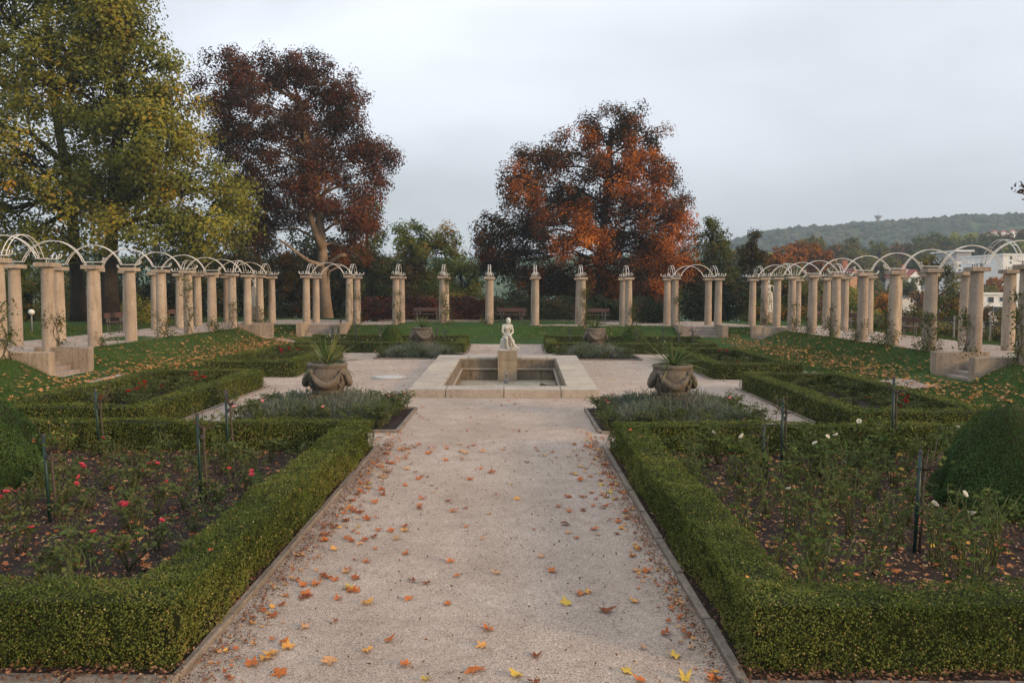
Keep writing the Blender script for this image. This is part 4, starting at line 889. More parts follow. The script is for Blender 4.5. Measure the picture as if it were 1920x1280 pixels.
CL = [('L', 0, .3, 1.6, 300, -.4, 60), ('L', 1, .05, 1.35, 240, .1, 40), ('L', 2, .0, .3, 40, 0, 60), ('L', 4, .1, .9, 110, -.6, 260), ('L', 5, .1, 2.2, 330, -1.2, 60), ('L', 6, .05, .7, 150, -.6, 160), ('L', 7, .2, 1.3, 160, -1.2, 30), ('L', 9, .0, .8, 150, -1.2, 260),
      ('R', 0, .1, 2.0, 560, -2.6, 80), ('R', 1, .1, 1.4, 300, 3.0, 100), ('R', 2, .05, 1.1, 260, -2.2, 420), ('R', 3, .1, 1.2, 230, 3.0, 420), ('R', 4, .1, .8, 150, 3.0, 160), ('R', 5, .1, 1.4, 260, 3.2, 120), ('R', 6, .05, .8, 120, 3.1, 220), ('R', 7, .1, 1.5, 200, -1.0, 60), ('R', 9, .1, 1.7, 330, -1.6, 200)]
for s_, i, h0, h1, n, a, bu in CL:
    climber((-XI if s_ == 'L' else XI), SIDE_Y[i], h0, h1, n, a, f'climbing rose on the {ORD[i]} court side column of the {"left" if s_ == "L" else "right"} colonnade', .26, bu)
for i, h0, h1, n, a, bu in ((4-1, .1, 2.2, 190, -.2, 30), (4, .1, 1.8, 260, -1.0, 30), (5-2, .0, .0, 0, 0, 0), (4+0, 0, 0, 0, 0, 0), (3, 0, 0, 0, 0, 0)):
    pass
for i, h0, h1, n, a, bu, row in ((2, .1, 1.8, 300, -.5, 60, 42.0), (3, .1, 2.35, 620, -.6, 260, 42.0), (4, .0, .3, 30, -2.2, 120, 42.0), (5, .0, .3, 20, -.3, 90, 44.1), (6, .1, 2.2, 560, -.7, 200, 42.0), (7, .1, 1.3, 260, .0, 200, 42.0), (8, .1, 2.4, 330, -.2, 60, 42.0), (1, .1, 2.0, 200, -.3, 40, 42.0), (1, .1, 2.2, 180, -.2, 30, 44.1)):
    climber(REARALL[i], row, h0, h1, n, a, f'climbing rose on the {ORD[i]} {"front" if row == 42.0 else "back"} row column of the rear colonnade from the left', .26, bu)

# ------------------------------------------------------------------ benches
def bench(x, y, rz, label):
    t = empty('park_bench', (x, y, TZ), rz); tag(t, label, 'bench', 'wooden benches along the terrace')     # sitter faces local -y
    MB().box(-.84, .84, .20, .24, .60, .80, .008).build('backrest', M['bench'], t)
    for y0 in (-.25, -.09, .07): MB().box(-.84, .84, y0, y0+.13, .425, .46, .006).build('seat_slat', M['bench'], t)
    for s in (-.55, .55):
        for dx in (-.09, .09):
            MB().tube([(s+dx, .25, .78), (s+dx, .20, .44), (s+dx, .17, 0)], .016, 6).build('leg', M['grey_metal'], t)
        MB().tube([(s, -.22, 0), (s, -.2, .42), (s, .18, .42)], .018, 6).build('leg', M['grey_metal'], t)
bench(-4.75, 46.6, 0, 'brown wooden bench against the hedge, left of the rear benches')
bench(-.02, 46.6, 0, 'brown wooden bench against the hedge straight behind the fountain')
bench(4.65, 46.6, 0, 'brown wooden bench against the hedge, right of the rear benches')
for s, nm in ((-1, 'left'), (1, 'right')):
    bench(s*15.85, 33.4, R(90) if s < 0 else R(-90), f'brown bench under the {nm} colonnade, the nearer one')
    bench(s*15.85, 38.9, R(90) if s < 0 else R(-90), f'brown bench under the {nm} colonnade, the farther one')

# ------------------------------------------------------------------ trees
def tubes_np(name, segs, mat, n=6):
    """segs: list of (points, radii)"""
    mb_ = MB()
    for p, r in segs: mb_.tube(p, r, n)
    return mb_.mesh(name, mat)
def tree(name, label, cat, base, lobes, trunk, tr, ncl, nleaf, leaf, rcl, mat, bark, seed, group=None, hue=None, flat=.85, shell=.45, extra=None, trunkname='trunk', limbr=.16, stray=.06):
    """lobes: (x, y, z, rx, ry, rz) in world metres; trunk: list of points"""
    rg = np.random.default_rng(seed); rd = random.Random(seed)
    t = empty(name, tuple(base)); tag(t, label, cat, group)
    base = np.array(base, float); L_ = np.array(lobes, float); vol = (L_[:, 3]*L_[:, 4]*L_[:, 5])**(.72); pk = rg.choice(len(L_), ncl, p=vol/vol.sum())
    d = unit(rg.normal(size=(ncl, 3))); rr = shell + (1-shell)*rg.random(ncl)**.6; C_ = L_[pk, :3] + d*rr[:, None]*L_[pk, 3:6]
    rc = rcl*rg.uniform(.55, 1.35, ncl); wgt = rc**2; cnt = np.maximum(3, (nleaf*wgt/wgt.sum()).astype(int)); idx = np.repeat(np.arange(ncl), cnt); n = len(idx)
    q = unit(rg.normal(size=(n, 3)))*(rg.random(n)**.55)[:, None]*rc[idx][:, None]*[1, 1, flat] + rg.normal(0, stray, (n, 3))
    # twigs fall away outwards a little, so every pad droops at its rim
    q[:, 2] -= .12*np.hypot(q[:, 0], q[:, 1])**2/np.maximum(rc[idx], .1)
    Pn = C_[idx] + q; Nn = q*1.1/np.maximum(rc[idx][:, None], .1) + (d*rr[:, None])[idx]*.7 + rg.normal(0, .48, (n, 3)) + [0, 0, .35]
    ch = rg.random(ncl) if hue is None else hue(C_, rg)
    r = np.clip(ch[idx] + rg.normal(0, .13, n), 0, 1)
    me = leaf_np('crown', Pn-base, Nn, leaf*rg.uniform(.65, 1.3, n), r, mat, .7, .15); tag(link('crown', me, t), kind='stuff')
    tp = [np.array(p, float) for p in trunk]; m_ = len(tp); segs = [([tuple(p-base) for p in tp], [tr*(1-.62*k/(m_-1)) + (tr*.35 if k == 0 else 0) for k in range(m_)])]
    cum = np.cumsum([0]+[np.linalg.norm(tp[k+1]-tp[k]) for k in range(m_-1)]); 
    def on_trunk(f):
        s_ = f*cum[-1]; k = int(np.clip(np.searchsorted(cum, s_)-1, 0, m_-2)); u = (s_-cum[k])/(cum[k+1]-cum[k]); return tp[k]+(tp[k+1]-tp[k])*u
    limbs = []
    zlo, zhi = tp[0][2], tp[-1][2]
    for l_ in L_:
        f = np.clip(((l_[2]-l_[5]*.9)-zlo)/max(.1, zhi-zlo), .35, .98); p0 = on_trunk(f); p3 = l_[:3]; p1 = p0+(p3-p0)*.35+np.array([0, 0, .25*np.linalg.norm((p3-p0)[:2])*.4]); p2 = p0+(p3-p0)*.7+np.array([rd.uniform(-.3, .3), rd.uniform(-.3, .3), .1])
        limbs.append([p0, p1, p2, p3]); segs.append(([tuple(p-base) for p in limbs[-1]], [limbr, limbr*.75, limbr*.5, limbr*.25]))
    for k in range(ncl):
        lb = limbs[pk[k]]; a = lb[rd.choice([1, 2, 2, 3])]; e = C_[k]; md = a+(e-a)*.55+np.array([rd.uniform(-.15, .15), rd.uniform(-.15, .15), rd.uniform(0, .25)]); r0 = limbr*rd.uniform(.18, .34)
        segs.append(([tuple(a-base), tuple(md-base), tuple(e-base)], [r0, r0*.7, r0*.25]))
    if extra: segs += [([tuple(np.array(p)-base) for p in pp], rr_) for pp, rr_ in extra]
    mb_ = MB()
    for j, (p_, r_) in enumerate(segs): mb_.tube(p_, r_, 7 if len(p_) > 3 else 3)
    link(trunkname, mb_.mesh(trunkname, bark), t); return t
def lob(Y, lst):
    out_ = []
    for e in lst:
        px, py, rx, ry = e[:4]; dy = e[4] if len(e) > 4 else 0; y = Y+dy; c = P(px, py, y); out_.append((c[0], y, c[2], rx/FPX*y, (rx+ry)/2/FPX*y*.9, ry/FPX*y))
    return out_
def gz(x, y): return float(tz(x, y))-.1
# two old oaks on the left
oakhue = lambda C_, rg: np.clip(.40 + .14*np.sin(C_[:, 0]*.7)*np.cos(C_[:, 2]*.6) + rg.normal(0, .12, len(C_)) + np.where(rg.random(len(C_)) < .07, .35, 0), 0, 1)
xa, xb = (150-960)/FPX*43, (208-960)/FPX*41
tree('oak_tree', 'tall olive green oak filling the left edge, trunk left of the other', 'tree', (xa, 43, .75),
     lob(43, [(20, 40, 130, 110), (110, 150, 110, 90, -2), (-40, 220, 120, 110, 1), (60, 300, 120, 80, -2), (-20, 400, 120, 80), (110, 400, 100, 60, -2), (150, -40, 120, 90, 1), (60, -130, 140, 110), (-110, 60, 120, 130), (-120, 340, 120, 120), (60, 460, 110, 40, -1)]),
     [(xa, 43, .5), (xa-.1, 43, 3), (xa-.3, 43, 7), (xa-1, 43, 12), (xa-1.5, 43, 18)], .38, 430, 56000, .185, .92, M['oak'], M['bark_oak'], 11, 'oaks on the left', oakhue, limbr=.17)
tree('oak_tree', 'large olive and gold oak left of the copper beech, thick dark trunk behind the columns', 'tree', (xb, 41, .75),
     lob(41, [(240, 60, 65, 70), (285, 140, 62, 55, -1), (200, 190, 100, 80), (330, 215, 62, 50, -1), (270, 270, 110, 65, -2), (370, 285, 52, 45), (180, 350, 120, 70, 1), (330, 345, 100, 55, -1), (425, 355, 50, 45), (260, 430, 110, 55, -1), (385, 430, 80, 48, -1), (440, 415, 40, 40, 1), (180, 80, 80, 90, 1), (215, -40, 90, 80)]),
     [(xb, 41, .5), (xb, 41, 3), (xb+.2, 41, 6.5), (xb+.6, 41, 11), (xb+.9, 41, 15)], .42, 440, 60000, .175, .86, M['oak'], M['bark_oak'], 12, 'oaks on the left', lambda C_, rg: np.clip(oakhue(C_, rg)+.10*ss(-20, -12, C_[:, 0]), 0, 1), limbr=.16)
# copper beech with pale forked trunk
xc, yc = (608-960)/FPX*53, 53
pp = lambda px, py, dy=0: tuple(P(px, py, yc+dy))
cophue = lambda C_, rg: np.clip(.34 + .30*ss(12, 7, C_[:, 2])*ss(-18, -10, C_[:, 0]) + rg.normal(0, .17, len(C_)) + np.where(C_[:, 2] < 5.5, .12, 0), 0, 1)
tree('copper_beech', 'tall dark purple copper beech with pale forked trunk left of centre', 'tree', (xc, yc, .7),
     lob(53, [(540, 135, 70, 45), (470, 160, 62, 50), (610, 165, 65, 55), (410, 200, 45, 45), (385, 165, 22, 25), (440, 130, 45, 35), (420, 250, 45, 40), (655, 215, 38, 55), (500, 225, 90, 60, -1), (590, 250, 85, 60, 1), (440, 280, 55, 45), (680, 290, 45, 40), (715, 300, 32, 38), (560, 315, 95, 60, -1), (640, 340, 75, 50, 1), (470, 345, 50, 40), (500, 395, 60, 40, 1), (675, 405, 50, 42), (590, 400, 70, 36, 2.0), (585, 372, 55, 26, -1.6), (640, 395, 45, 26, -1.4), (700, 345, 38, 36), (480, 430, 50, 35, 2), (655, 465, 55, 34, 1.8)]),
     [pp(612, 612), pp(610, 560), pp(607, 500), pp(604, 455), pp(600, 410), pp(588, 340), pp(575, 260), pp(565, 190)], .40, 620, 90000, .15, .70, M['copper'], M['bark_beech'], 13, None, cophue, limbr=.10, shell=.2,
     extra=[([pp(606, 500, -.3), pp(580, 492, -.6), pp(560, 478, -.9), pp(540, 462, -1.2), pp(524, 452, -1.4)], [.15, .12, .10, .085, .05]), ([pp(606, 470, -.2), pp(592, 435, -.4), pp(580, 400, -.4), pp(560, 360, 0)], [.28, .22, .17, .10]), ([pp(612, 500, -.2), pp(625, 490, -.5), pp(640, 481, -.7), pp(648, 480, -.8)], [.14, .11, .10, .095]), ([pp(610, 545, -.1), pp(618, 510, -.2), pp(640, 500, -.2)], [.13, .10, .05])])
# russet beech right of centre
xr = (1128-960)/FPX*56
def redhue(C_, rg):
    fr = ss(1.5, -3.5, C_[:, 1]-56)       # more orange on the garden side, darker towards the back
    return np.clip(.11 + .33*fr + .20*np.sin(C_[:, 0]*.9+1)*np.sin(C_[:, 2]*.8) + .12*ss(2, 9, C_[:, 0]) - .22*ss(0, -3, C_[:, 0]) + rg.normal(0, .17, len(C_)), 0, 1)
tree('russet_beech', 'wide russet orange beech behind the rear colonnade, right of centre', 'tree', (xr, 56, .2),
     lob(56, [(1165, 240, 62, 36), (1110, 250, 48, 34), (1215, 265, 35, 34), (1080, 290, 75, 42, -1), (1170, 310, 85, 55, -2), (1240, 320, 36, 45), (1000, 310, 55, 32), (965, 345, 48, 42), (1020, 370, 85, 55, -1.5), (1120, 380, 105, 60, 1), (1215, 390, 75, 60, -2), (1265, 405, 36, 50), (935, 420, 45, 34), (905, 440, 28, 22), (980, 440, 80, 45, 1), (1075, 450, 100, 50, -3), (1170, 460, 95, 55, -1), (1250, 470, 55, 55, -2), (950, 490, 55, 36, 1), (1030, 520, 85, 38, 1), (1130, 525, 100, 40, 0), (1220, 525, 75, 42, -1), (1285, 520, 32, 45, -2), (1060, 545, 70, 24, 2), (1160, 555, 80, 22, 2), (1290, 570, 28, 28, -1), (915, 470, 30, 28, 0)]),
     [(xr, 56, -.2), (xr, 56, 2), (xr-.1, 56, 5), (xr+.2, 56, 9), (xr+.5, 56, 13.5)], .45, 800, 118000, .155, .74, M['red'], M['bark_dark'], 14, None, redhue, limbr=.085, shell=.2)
# conifer behind the copper beech, yellow-green trees in the gap, understorey
def simple(name, label, Y, lst, mat, ncl, nl, leaf, rcl, seed, bark='bark_dark', tr=.18, hue=None, group=None, shell=.35, cat='tree', z0=None):
    lo = lob(Y, lst); cx_ = lo[0][0] if len(lo) == 1 else float(np.average([l[0] for l in lo], weights=[l[3] for l in lo])); zt = max(l[2] for l in lo); zb = gz(cx_, Y) if z0 is None else z0
    return tree(name, label, cat, (cx_, Y, zb), lo, [(cx_, Y, zb-.2), (cx_+.05, Y, zb+(zt-zb)*.4), (cx_-.05, Y, zb+(zt-zb)*.75), (cx_, Y, zt)], tr, ncl, int(nl*.52), leaf*1.3, rcl, mat, M[bark], seed, group, hue, shell=shell, limbr=tr*.45)
simple('conifer', 'dark green columnar conifer behind the copper beech', 58, [(690, 400, 26, 34), (690, 450, 36, 45), (692, 510, 44, 50), (688, 560, 44, 40)], M['conifer'], 130, 22000, .13, .55, 21, shell=.55)
simple('maple', 'yellow green tree in the gap left of centre', 61, [(790, 440, 42, 28), (755, 450, 30, 26), (835, 455, 26, 30), (800, 490, 60, 40), (750, 510, 40, 40), (820, 540, 50, 36), (770, 555, 60, 30)], M['yellowgreen'], 150, 30000, .14, .62, 22)
simple('maple', 'pale green tree beside the russet beech, left of it', 58, [(855, 490, 30, 30), (870, 530, 36, 40), (850, 560, 40, 30), (890, 570, 30, 24)], M['yellowgreen'], 80, 14000, .13, .55, 23)
simple('dark_tree', 'dark brown green tree below the yellow green tree', 55, [(775, 505, 30, 22), (740, 545, 40, 30), (790, 575, 55, 20)], M['duskbrown'], 100, 16000, .13, .55, 24, hue=lambda C_, rg: np.clip(rg.normal(.28, .16, len(C_)), 0, 1))
simple('dark_tree', 'dense dark green tree beneath the copper beech on its right', 56, [(690, 520, 50, 50), (650, 540, 50, 45), (700, 565, 50, 30), (660, 580, 60, 24)], M['darkgreen'], 110, 18000, .12, .55, 25)
simple('dark_tree', 'brown green tree behind the rear left steps', 57, [(560, 510, 55, 45), (510, 520, 45, 45), (600, 545, 60, 40), (540, 565, 70, 30), (580, 590, 70, 18)], M['duskbrown'], 140, 24000, .13, .55, 26)
simple('dark_tree', 'dark tree behind the rear left statue', 52, [(450, 510, 45, 40), (410, 530, 50, 45), (470, 560, 50, 35), (420, 585, 60, 22), (500, 585, 40, 22)], M['darkgreen'], 120, 20000, .12, .55, 27)
simple('dark_tree', 'dark shrubby tree between the second oak and the left colonnade', 50, [(330, 530, 55, 40), (280, 560, 55, 40), (370, 560, 50, 36), (320, 590, 70, 22)], M['darkgreen'], 110, 18000, .12, .55, 28)
simple('shrub', 'golden green shrub under the left oak, at the left edge', 45, [(40, 545, 45, 45), (20, 600, 55, 32), (85, 600, 45, 30), (105, 555, 36, 40)], M['yellowgreen'], 110, 15000, .11, .5, 29, cat='shrub', group='shrubs left of the colonnade')
simple('shrub', 'golden shrub between the two oak trunks', 44, [(172, 585, 32, 30), (135, 605, 34, 24), (195, 612, 34, 18)], M['olive'], 60, 9000, .10, .45, 30, cat='shrub', group='shrubs left of the colonnade')
simple('shrub', 'dark leafy shrub right of the oak trunk', 44, [(255, 590, 32, 30), (275, 612, 36, 16)], M['yellowgreen'], 50, 7000, .10, .45, 31, cat='shrub', group='shrubs left of the colonnade')
simple('shrub', 'low green bush behind the rear left steps', 49, [(700, 545, 40, 35), (725, 520, 30, 30)], M['darkgreen'], 50, 7000, .1, .45, 32, cat='shrub')
simple('dark_tree', 'broad dark green tree right of the rear right steps', 54, [(1340, 530, 50, 45), (1300, 560, 45, 40), (1380, 560, 45, 40), (1330, 590, 70, 24), (1400, 585, 40, 24)], M['darkgreen'], 130, 21000, .12, .55, 33)
simple('green_tree', 'green tree right of the russet beech', 60, [(1325, 440, 34, 34), (1352, 460, 22, 30), (1320, 490, 42, 40), (1345, 530, 40, 36)], M['mixgreen'], 90, 16000, .13, .55, 34, hue=lambda C_, rg: np.clip(rg.normal(.5, .16, len(C_)), 0, 1))
simple('pointed_tree', 'slim dark reddish pointed tree right of the green tree', 57, [(1411, 452, 12, 20), (1404, 480, 22, 22), (1425, 482, 16, 18), (1410, 515, 30, 26), (1400, 545, 34, 24)], M['duskbrown'], 70, 9000, .12, .42, 35, hue=lambda C_, rg: np.clip(rg.normal(.35, .2, len(C_)), 0, 1))
simple('shrub', 'dense green shrubs behind the right statue', 51, [(1460, 560, 40, 36), (1430, 585, 45, 24), (1500, 590, 40, 24), (1480, 530, 30, 26)], M['mixgreen'], 80, 13000, .11, .5, 36, cat='shrub')

# backdrop of larger trees behind, on the falling ground
simple('backdrop_tree', 'tall dark tree behind the left oaks at the left edge', 66, [(30, 490, 70, 50), (-30, 540, 60, 60), (80, 550, 70, 50), (20, 600, 90, 30), (-110, 500, 80, 70), (-120, 580, 80, 50)], M['mixgreen'], 170, 21000, .17, .8, 51, group='backdrop trees')
simple('backdrop_tree', 'dark green tree between the oak trunks and the left colonnade', 64, [(170, 500, 60, 40), (220, 530, 70, 50), (140, 560, 60, 40), (230, 590, 80, 26)], M['mixgreen'], 130, 16000, .17, .75, 52, group='backdrop trees', hue=lambda C_, rg: np.clip(rg.normal(.3, .16, len(C_)), 0, 1))
simple('backdrop_tree', 'dark mixed tree behind the middle of the left colonnade', 66, [(320, 490, 65, 36), (380, 500, 60, 45), (300, 550, 70, 45), (400, 560, 70, 40)], M['darkgreen'], 140, 17000, .17, .75, 53, group='backdrop trees')
simple('backdrop_tree', 'brownish tree between the oak and the copper beech', 67, [(470, 455, 50, 36), (440, 490, 60, 40), (510, 490, 60, 40), (470, 540, 80, 45), (540, 540, 60, 45)], M['duskbrown'], 160, 20000, .17, .75, 54, group='backdrop trees')
simple('backdrop_tree', 'dark green tree behind the pale beech trunk', 66, [(590, 470, 60, 45), (640, 490, 60, 45), (600, 540, 80, 45), (680, 550, 60, 45)], M['darkgreen'], 160, 20000, .17, .75, 55, group='backdrop trees')
simple('backdrop_tree', 'dark trees low behind the russet beech', 68, [(930, 545, 50, 36), (1000, 530, 55, 40), (1060, 550, 70, 36), (1160, 550, 70, 36), (1250, 555, 60, 36)], M['darkgreen'], 140, 16000, .17, .75, 56, group='backdrop trees')
simple('backdrop_tree', 'dark green mass of tree between beech and right colonnade', 70, [(1370, 540, 50, 40), (1420, 560, 50, 36), (1340, 570, 60, 30), (1470, 575, 50, 30)], M['mixgreen'], 110, 13000, .16, .7, 57, group='backdrop trees', hue=lambda C_, rg: np.clip(rg.normal(.28, .14, len(C_)), 0, 1))
for k, (px, py, rx, mt) in enumerate(((1720, 625, 30, 'mixgreen'), (1768, 618, 28, 'yellowgreen'), (1815, 622, 26, 'mixgreen'), (1862, 628, 26, 'olive'), (1905, 630, 30, 'mixgreen'), (1660, 618, 26, 'mixgreen'))):
    simple('slope_bush', f'leafy bush behind the iron railing, {ORD[(1, 2, 3, 4, 5, 0)[k]]} from the left', 41-k*.4, [(px, py, rx, 15), (px+rx*.5, py+14, rx*.8, 14)], M[mt], 34, 3800, .085, .34, 170+k, group='bushes behind the iron railing', cat='shrub')

# ivy hedge along the back of the rear walk
def wallhedge(x0, x1, y, z0, h, th, n, leaf, mat, label, seed):
    rg = np.random.default_rng(seed); t = empty('ivy_hedge', ((x0+x1)/2, y, z0)); tag(t, label, 'hedge', 'ivy hedge behind the rear benches'); W_ = (x1-x0)/2
    MB().box(-W_+.05, W_-.05, -th/2+.12, th/2-.12, -.1, h-.15).build('core', M['hedge_core'], t)
    k = rg.random(n); x = rg.uniform(-W_, W_, n); top = k < .3; bul = .10*np.sin(x*2.3+seed)+.07*np.sin(x*5.1)
    z = np.where(top, h+bul+rg.normal(0, .07, n), rg.random(n)*(h+bul)); yy = np.where(top, rg.uniform(-th/2, th/2, n), -th/2+.05*np.sin(x*4+z*5)+rg.normal(0, .06, n))
    Nn = np.where(top[:, None], [0, -.2, 1.], [0, -1., .5]) + rg.normal(0, .5, (n, 3)); r = np.clip(.4+.25*np.sin(x*1.7+z*2.2+seed)+rg.normal(0, .25, n), 0, 1)
    tag(link('foliage', leaf_np('foliage', np.stack([x, yy, z], 1), Nn, leaf*rg.uniform(.6, 1.3, n), r, mat, .85, .12), t), kind='stuff')
wallhedge(-8.6, -4.6, 48.6, TZ, 1.28, .8, 7000, .10, M['ivyred'], 'reddish ivy hedge behind the left rear bench', 1)
wallhedge(-4.6, -1.1, 48.6, TZ, 1.25, .8, 6000, .10, M['ivyred'], 'dark red ivy hedge between the left and middle rear benches', 2)
wallhedge(-1.1, 3.6, 48.6, TZ, 1.30, .8, 8000, .10, M['ivygreen'], 'dark green ivy hedge behind the middle rear bench', 3)
wallhedge(3.6, 8.4, 48.6, TZ, 1.22, .8, 8000, .10, M['ivygreen'], 'dark green ivy hedge behind the right rear bench', 4)
simple('ivy_bush', 'low dark red bush beside the rear left column group', 46.6, [(700, 578, 30, 22), (725, 582, 22, 18), (672, 585, 16, 15)], M['ivyred'], 50, 6000, .09, .36, 41, cat='shrub', z0=TZ)
simple('ivy_bush', 'dark rounded bush beside the rear right column group', 46.2, [(1225, 582, 26, 24), (1250, 590, 16, 16), (1205, 590, 16, 16)], M['ivygreen'], 50, 6000, .085, .36, 42, cat='shrub', z0=TZ, hue=lambda C_, rg: np.clip(rg.normal(.15, .1, len(C_)), 0, 1))

# right side: trees on the slope below the terrace
RT = [('slope_tree', 'olive tree below the terrace behind the right colonnade, leftmost', 56, [(1500, 555, 30, 34), (1520, 580, 34, 28)], 'olive', 60, 7000, .12, .5),
      ('slope_tree', 'orange green tree behind the fourth and fifth right columns', 58, [(1565, 560, 26, 30), (1580, 590, 32, 24)], 'olive', 60, 7000, .12, .5),
      ('slope_tree', 'yellow green bushy tree beyond the right colonnade, in the middle', 52, [(1605, 575, 26, 34), (1625, 600, 30, 24)], 'yellowgreen', 60, 7000, .11, .45),
      ('slope_tree', 'rusty orange tree between the columns on the right', 60, [(1652, 578, 24, 26), (1640, 605, 26, 20), (1668, 562, 16, 14)], 'orange', 55, 7000, .12, .45),
      ('slope_tree', 'yellow orange tree left of the open branched tree', 55, [(1700, 585, 26, 24), (1690, 610, 30, 20), (1725, 600, 20, 20)], 'olive', 55, 7000, .11, .45),
      ('slope_tree', 'green leafy tree behind the second right column', 50, [(1778, 575, 26, 30), (1795, 600, 26, 26), (1760, 605, 24, 20)], 'mixgreen', 65, 8000, .11, .45),
      ('slope_tree', 'thin reddish tree in front of the white apartments', 48, [(1848, 585, 12, 20), (1855, 605, 16, 16)], 'duskbrown', 30, 1800, .09, .35),
      ('slope_tree', 'small brown green tree in front of the white apartments, further right', 50, [(1882, 590, 12, 22), (1878, 612, 18, 14)], 'olive', 30, 2200, .09, .35)]
for k, (nm, lb, Y, ls, mt, nc, nl, lf, rc_) in enumerate(RT): simple(nm, lb, Y, ls, M[mt], nc, nl, lf, rc_, 60+k, group='trees on the slope below the right terrace')
Yb = 62; simple('slope_tree', 'open branched yellow green tree between the second and third right columns', Yb, [(1745, 490, 22, 16), (1765, 510, 26, 20), (1735, 525, 22, 20), (1775, 540, 22, 18)], M['olive'], 60, 3800, .13, .42, 70, group='trees on the slope below the right terrace', tr=.22)
FT = [(1462, 478, 20, 22, 'orange', 105), (1490, 466, 18, 14, 'orange', 108), (1525, 472, 26, 18, 'orange', 112), (1545, 496, 18, 16, 'olive', 116), (1480, 508, 24, 18, 'mixgreen', 100), (1520, 452, 20, 10, 'olive', 190), (1440, 490, 16, 20, 'yellowgreen', 120), (1565, 470, 16, 14, 'duskbrown', 205), (1590, 460, 16, 12, 'olive', 215), (1605, 482, 26, 14, 'olive', 185), (1640, 468, 26, 16, 'mixgreen', 210), (1660, 492, 24, 20, 'olive', 160), (1685, 465, 24, 14, 'duskbrown', 225), (1715, 458, 26, 15, 'mixgreen', 230), (1720, 485, 28, 18, 'mixgreen', 190), (1755, 452, 28, 18, 'mixgreen', 240), (1775, 480, 24, 18, 'duskbrown', 205), (1800, 448, 30, 16, 'yellowgreen', 250), (1830, 470, 26, 20, 'darkgreen', 215), (1845, 450, 28, 16, 'mixgreen', 245), (1880, 452, 26, 18, 'duskbrown', 235), (1905, 462, 26, 18, 'yellowgreen', 205), (1920, 440, 22, 14, 'duskbrown', 250), (1870, 530, 22, 20, 'orange', 125), (1855, 545, 16, 14, 'olive', 118), (1810, 520, 24, 16, 'olive', 165), (1560, 530, 22, 16, 'orange', 118), (1620, 520, 24, 18, 'olive', 135), (1690, 530, 24, 14, 'mixgreen', 125), (1735, 550, 22, 14, 'orange', 110), (1650, 545, 24, 16, 'mixgreen', 100), (1800, 545, 26, 16, 'mixgreen', 105), (1590, 548, 24, 14, 'yellowgreen', 95), (1520, 530, 24, 18, 'olive', 92), (1900, 600, 24, 20, 'mixgreen', 70), (1440, 545, 26, 24, 'mixgreen', 82), (1400, 470, 14, 16, 'mixgreen', 130), (1380, 480, 14, 14, 'olive', 140)]
CN = {'orange': 'orange autumn', 'olive': 'olive brown', 'mixgreen': 'green', 'duskbrown': 'dull brown', 'yellowgreen': 'yellow green', 'darkgreen': 'dark green'}
ftcount = {}
for k, (px, py, rx, ry, mt, Y) in enumerate(FT):
    ftcount[mt] = ftcount.get(mt, 0)+1
    h_ = ry/FPX*Y; simple('park_tree', f'{CN[mt]} tree in the town park beyond the right colonnade', Y, [(px, py, rx, ry), (px-rx*.5, py+ry*.5, rx*.7, ry*.7), (px+rx*.5, py+ry*.6, rx*.7, ry*.7), (px, py+ry*1.2, rx*1.0, ry*.8)], M[mt], 46, 2600, .012*Y**.85*.55, .0062*Y, 100+k, group=f'{CN[mt]} trees in the town park', hue=lambda C_, rg: np.clip(rg.normal(.5, .2, len(C_)), 0, 1))
# overhanging spray of a tree that stands outside the frame on the right
tree('overhanging_tree', 'dark leafy branch tip hanging in from the right edge', 'tree', (17.4, 22.5, .8), lob(21.5, [(1912, 352, 17, 20), (1980, 330, 50, 60), (2080, 250, 110, 120), (2100, 120, 130, 120)]), [(17.4, 22.5, .5), (17.4, 22.4, 3), (17.2, 22.3, 6), (16.8, 22, 9)], .2, 60, 4200, .085, .32, M['copper'], M['bark_dark'], 90, None, lambda C_, rg: np.clip(rg.normal(.35, .2, len(C_)), 0, 1), limbr=.07, shell=.1)

# ------------------------------------------------------------------ iron railing on the right
fn = empty('iron_railing', (17.3, 25, TZ-.1)); tag(fn, 'black iron railing with upright bars along the right edge of the terrace', 'railing')
bar_me = MB().tube([(0, 0, .06), (0, 0, .86)], .009, 5).mesh('bar', M['iron'])
for k in range(150):
    o = link('bar', bar_me, fn, (0, k*.115, 0))
post_me = MB().box(-.03, .03, -.03, .03, -.2, .98, .006).mesh('post', M['grey_metal'])
for k in range(8): link('post', post_me, fn, (.02, k*2.46, 0))
for z in (.12, .80): MB().box(-.012, .012, -.1, 17.4, z-.014, z+.014).build('rail', M['iron'], fn)

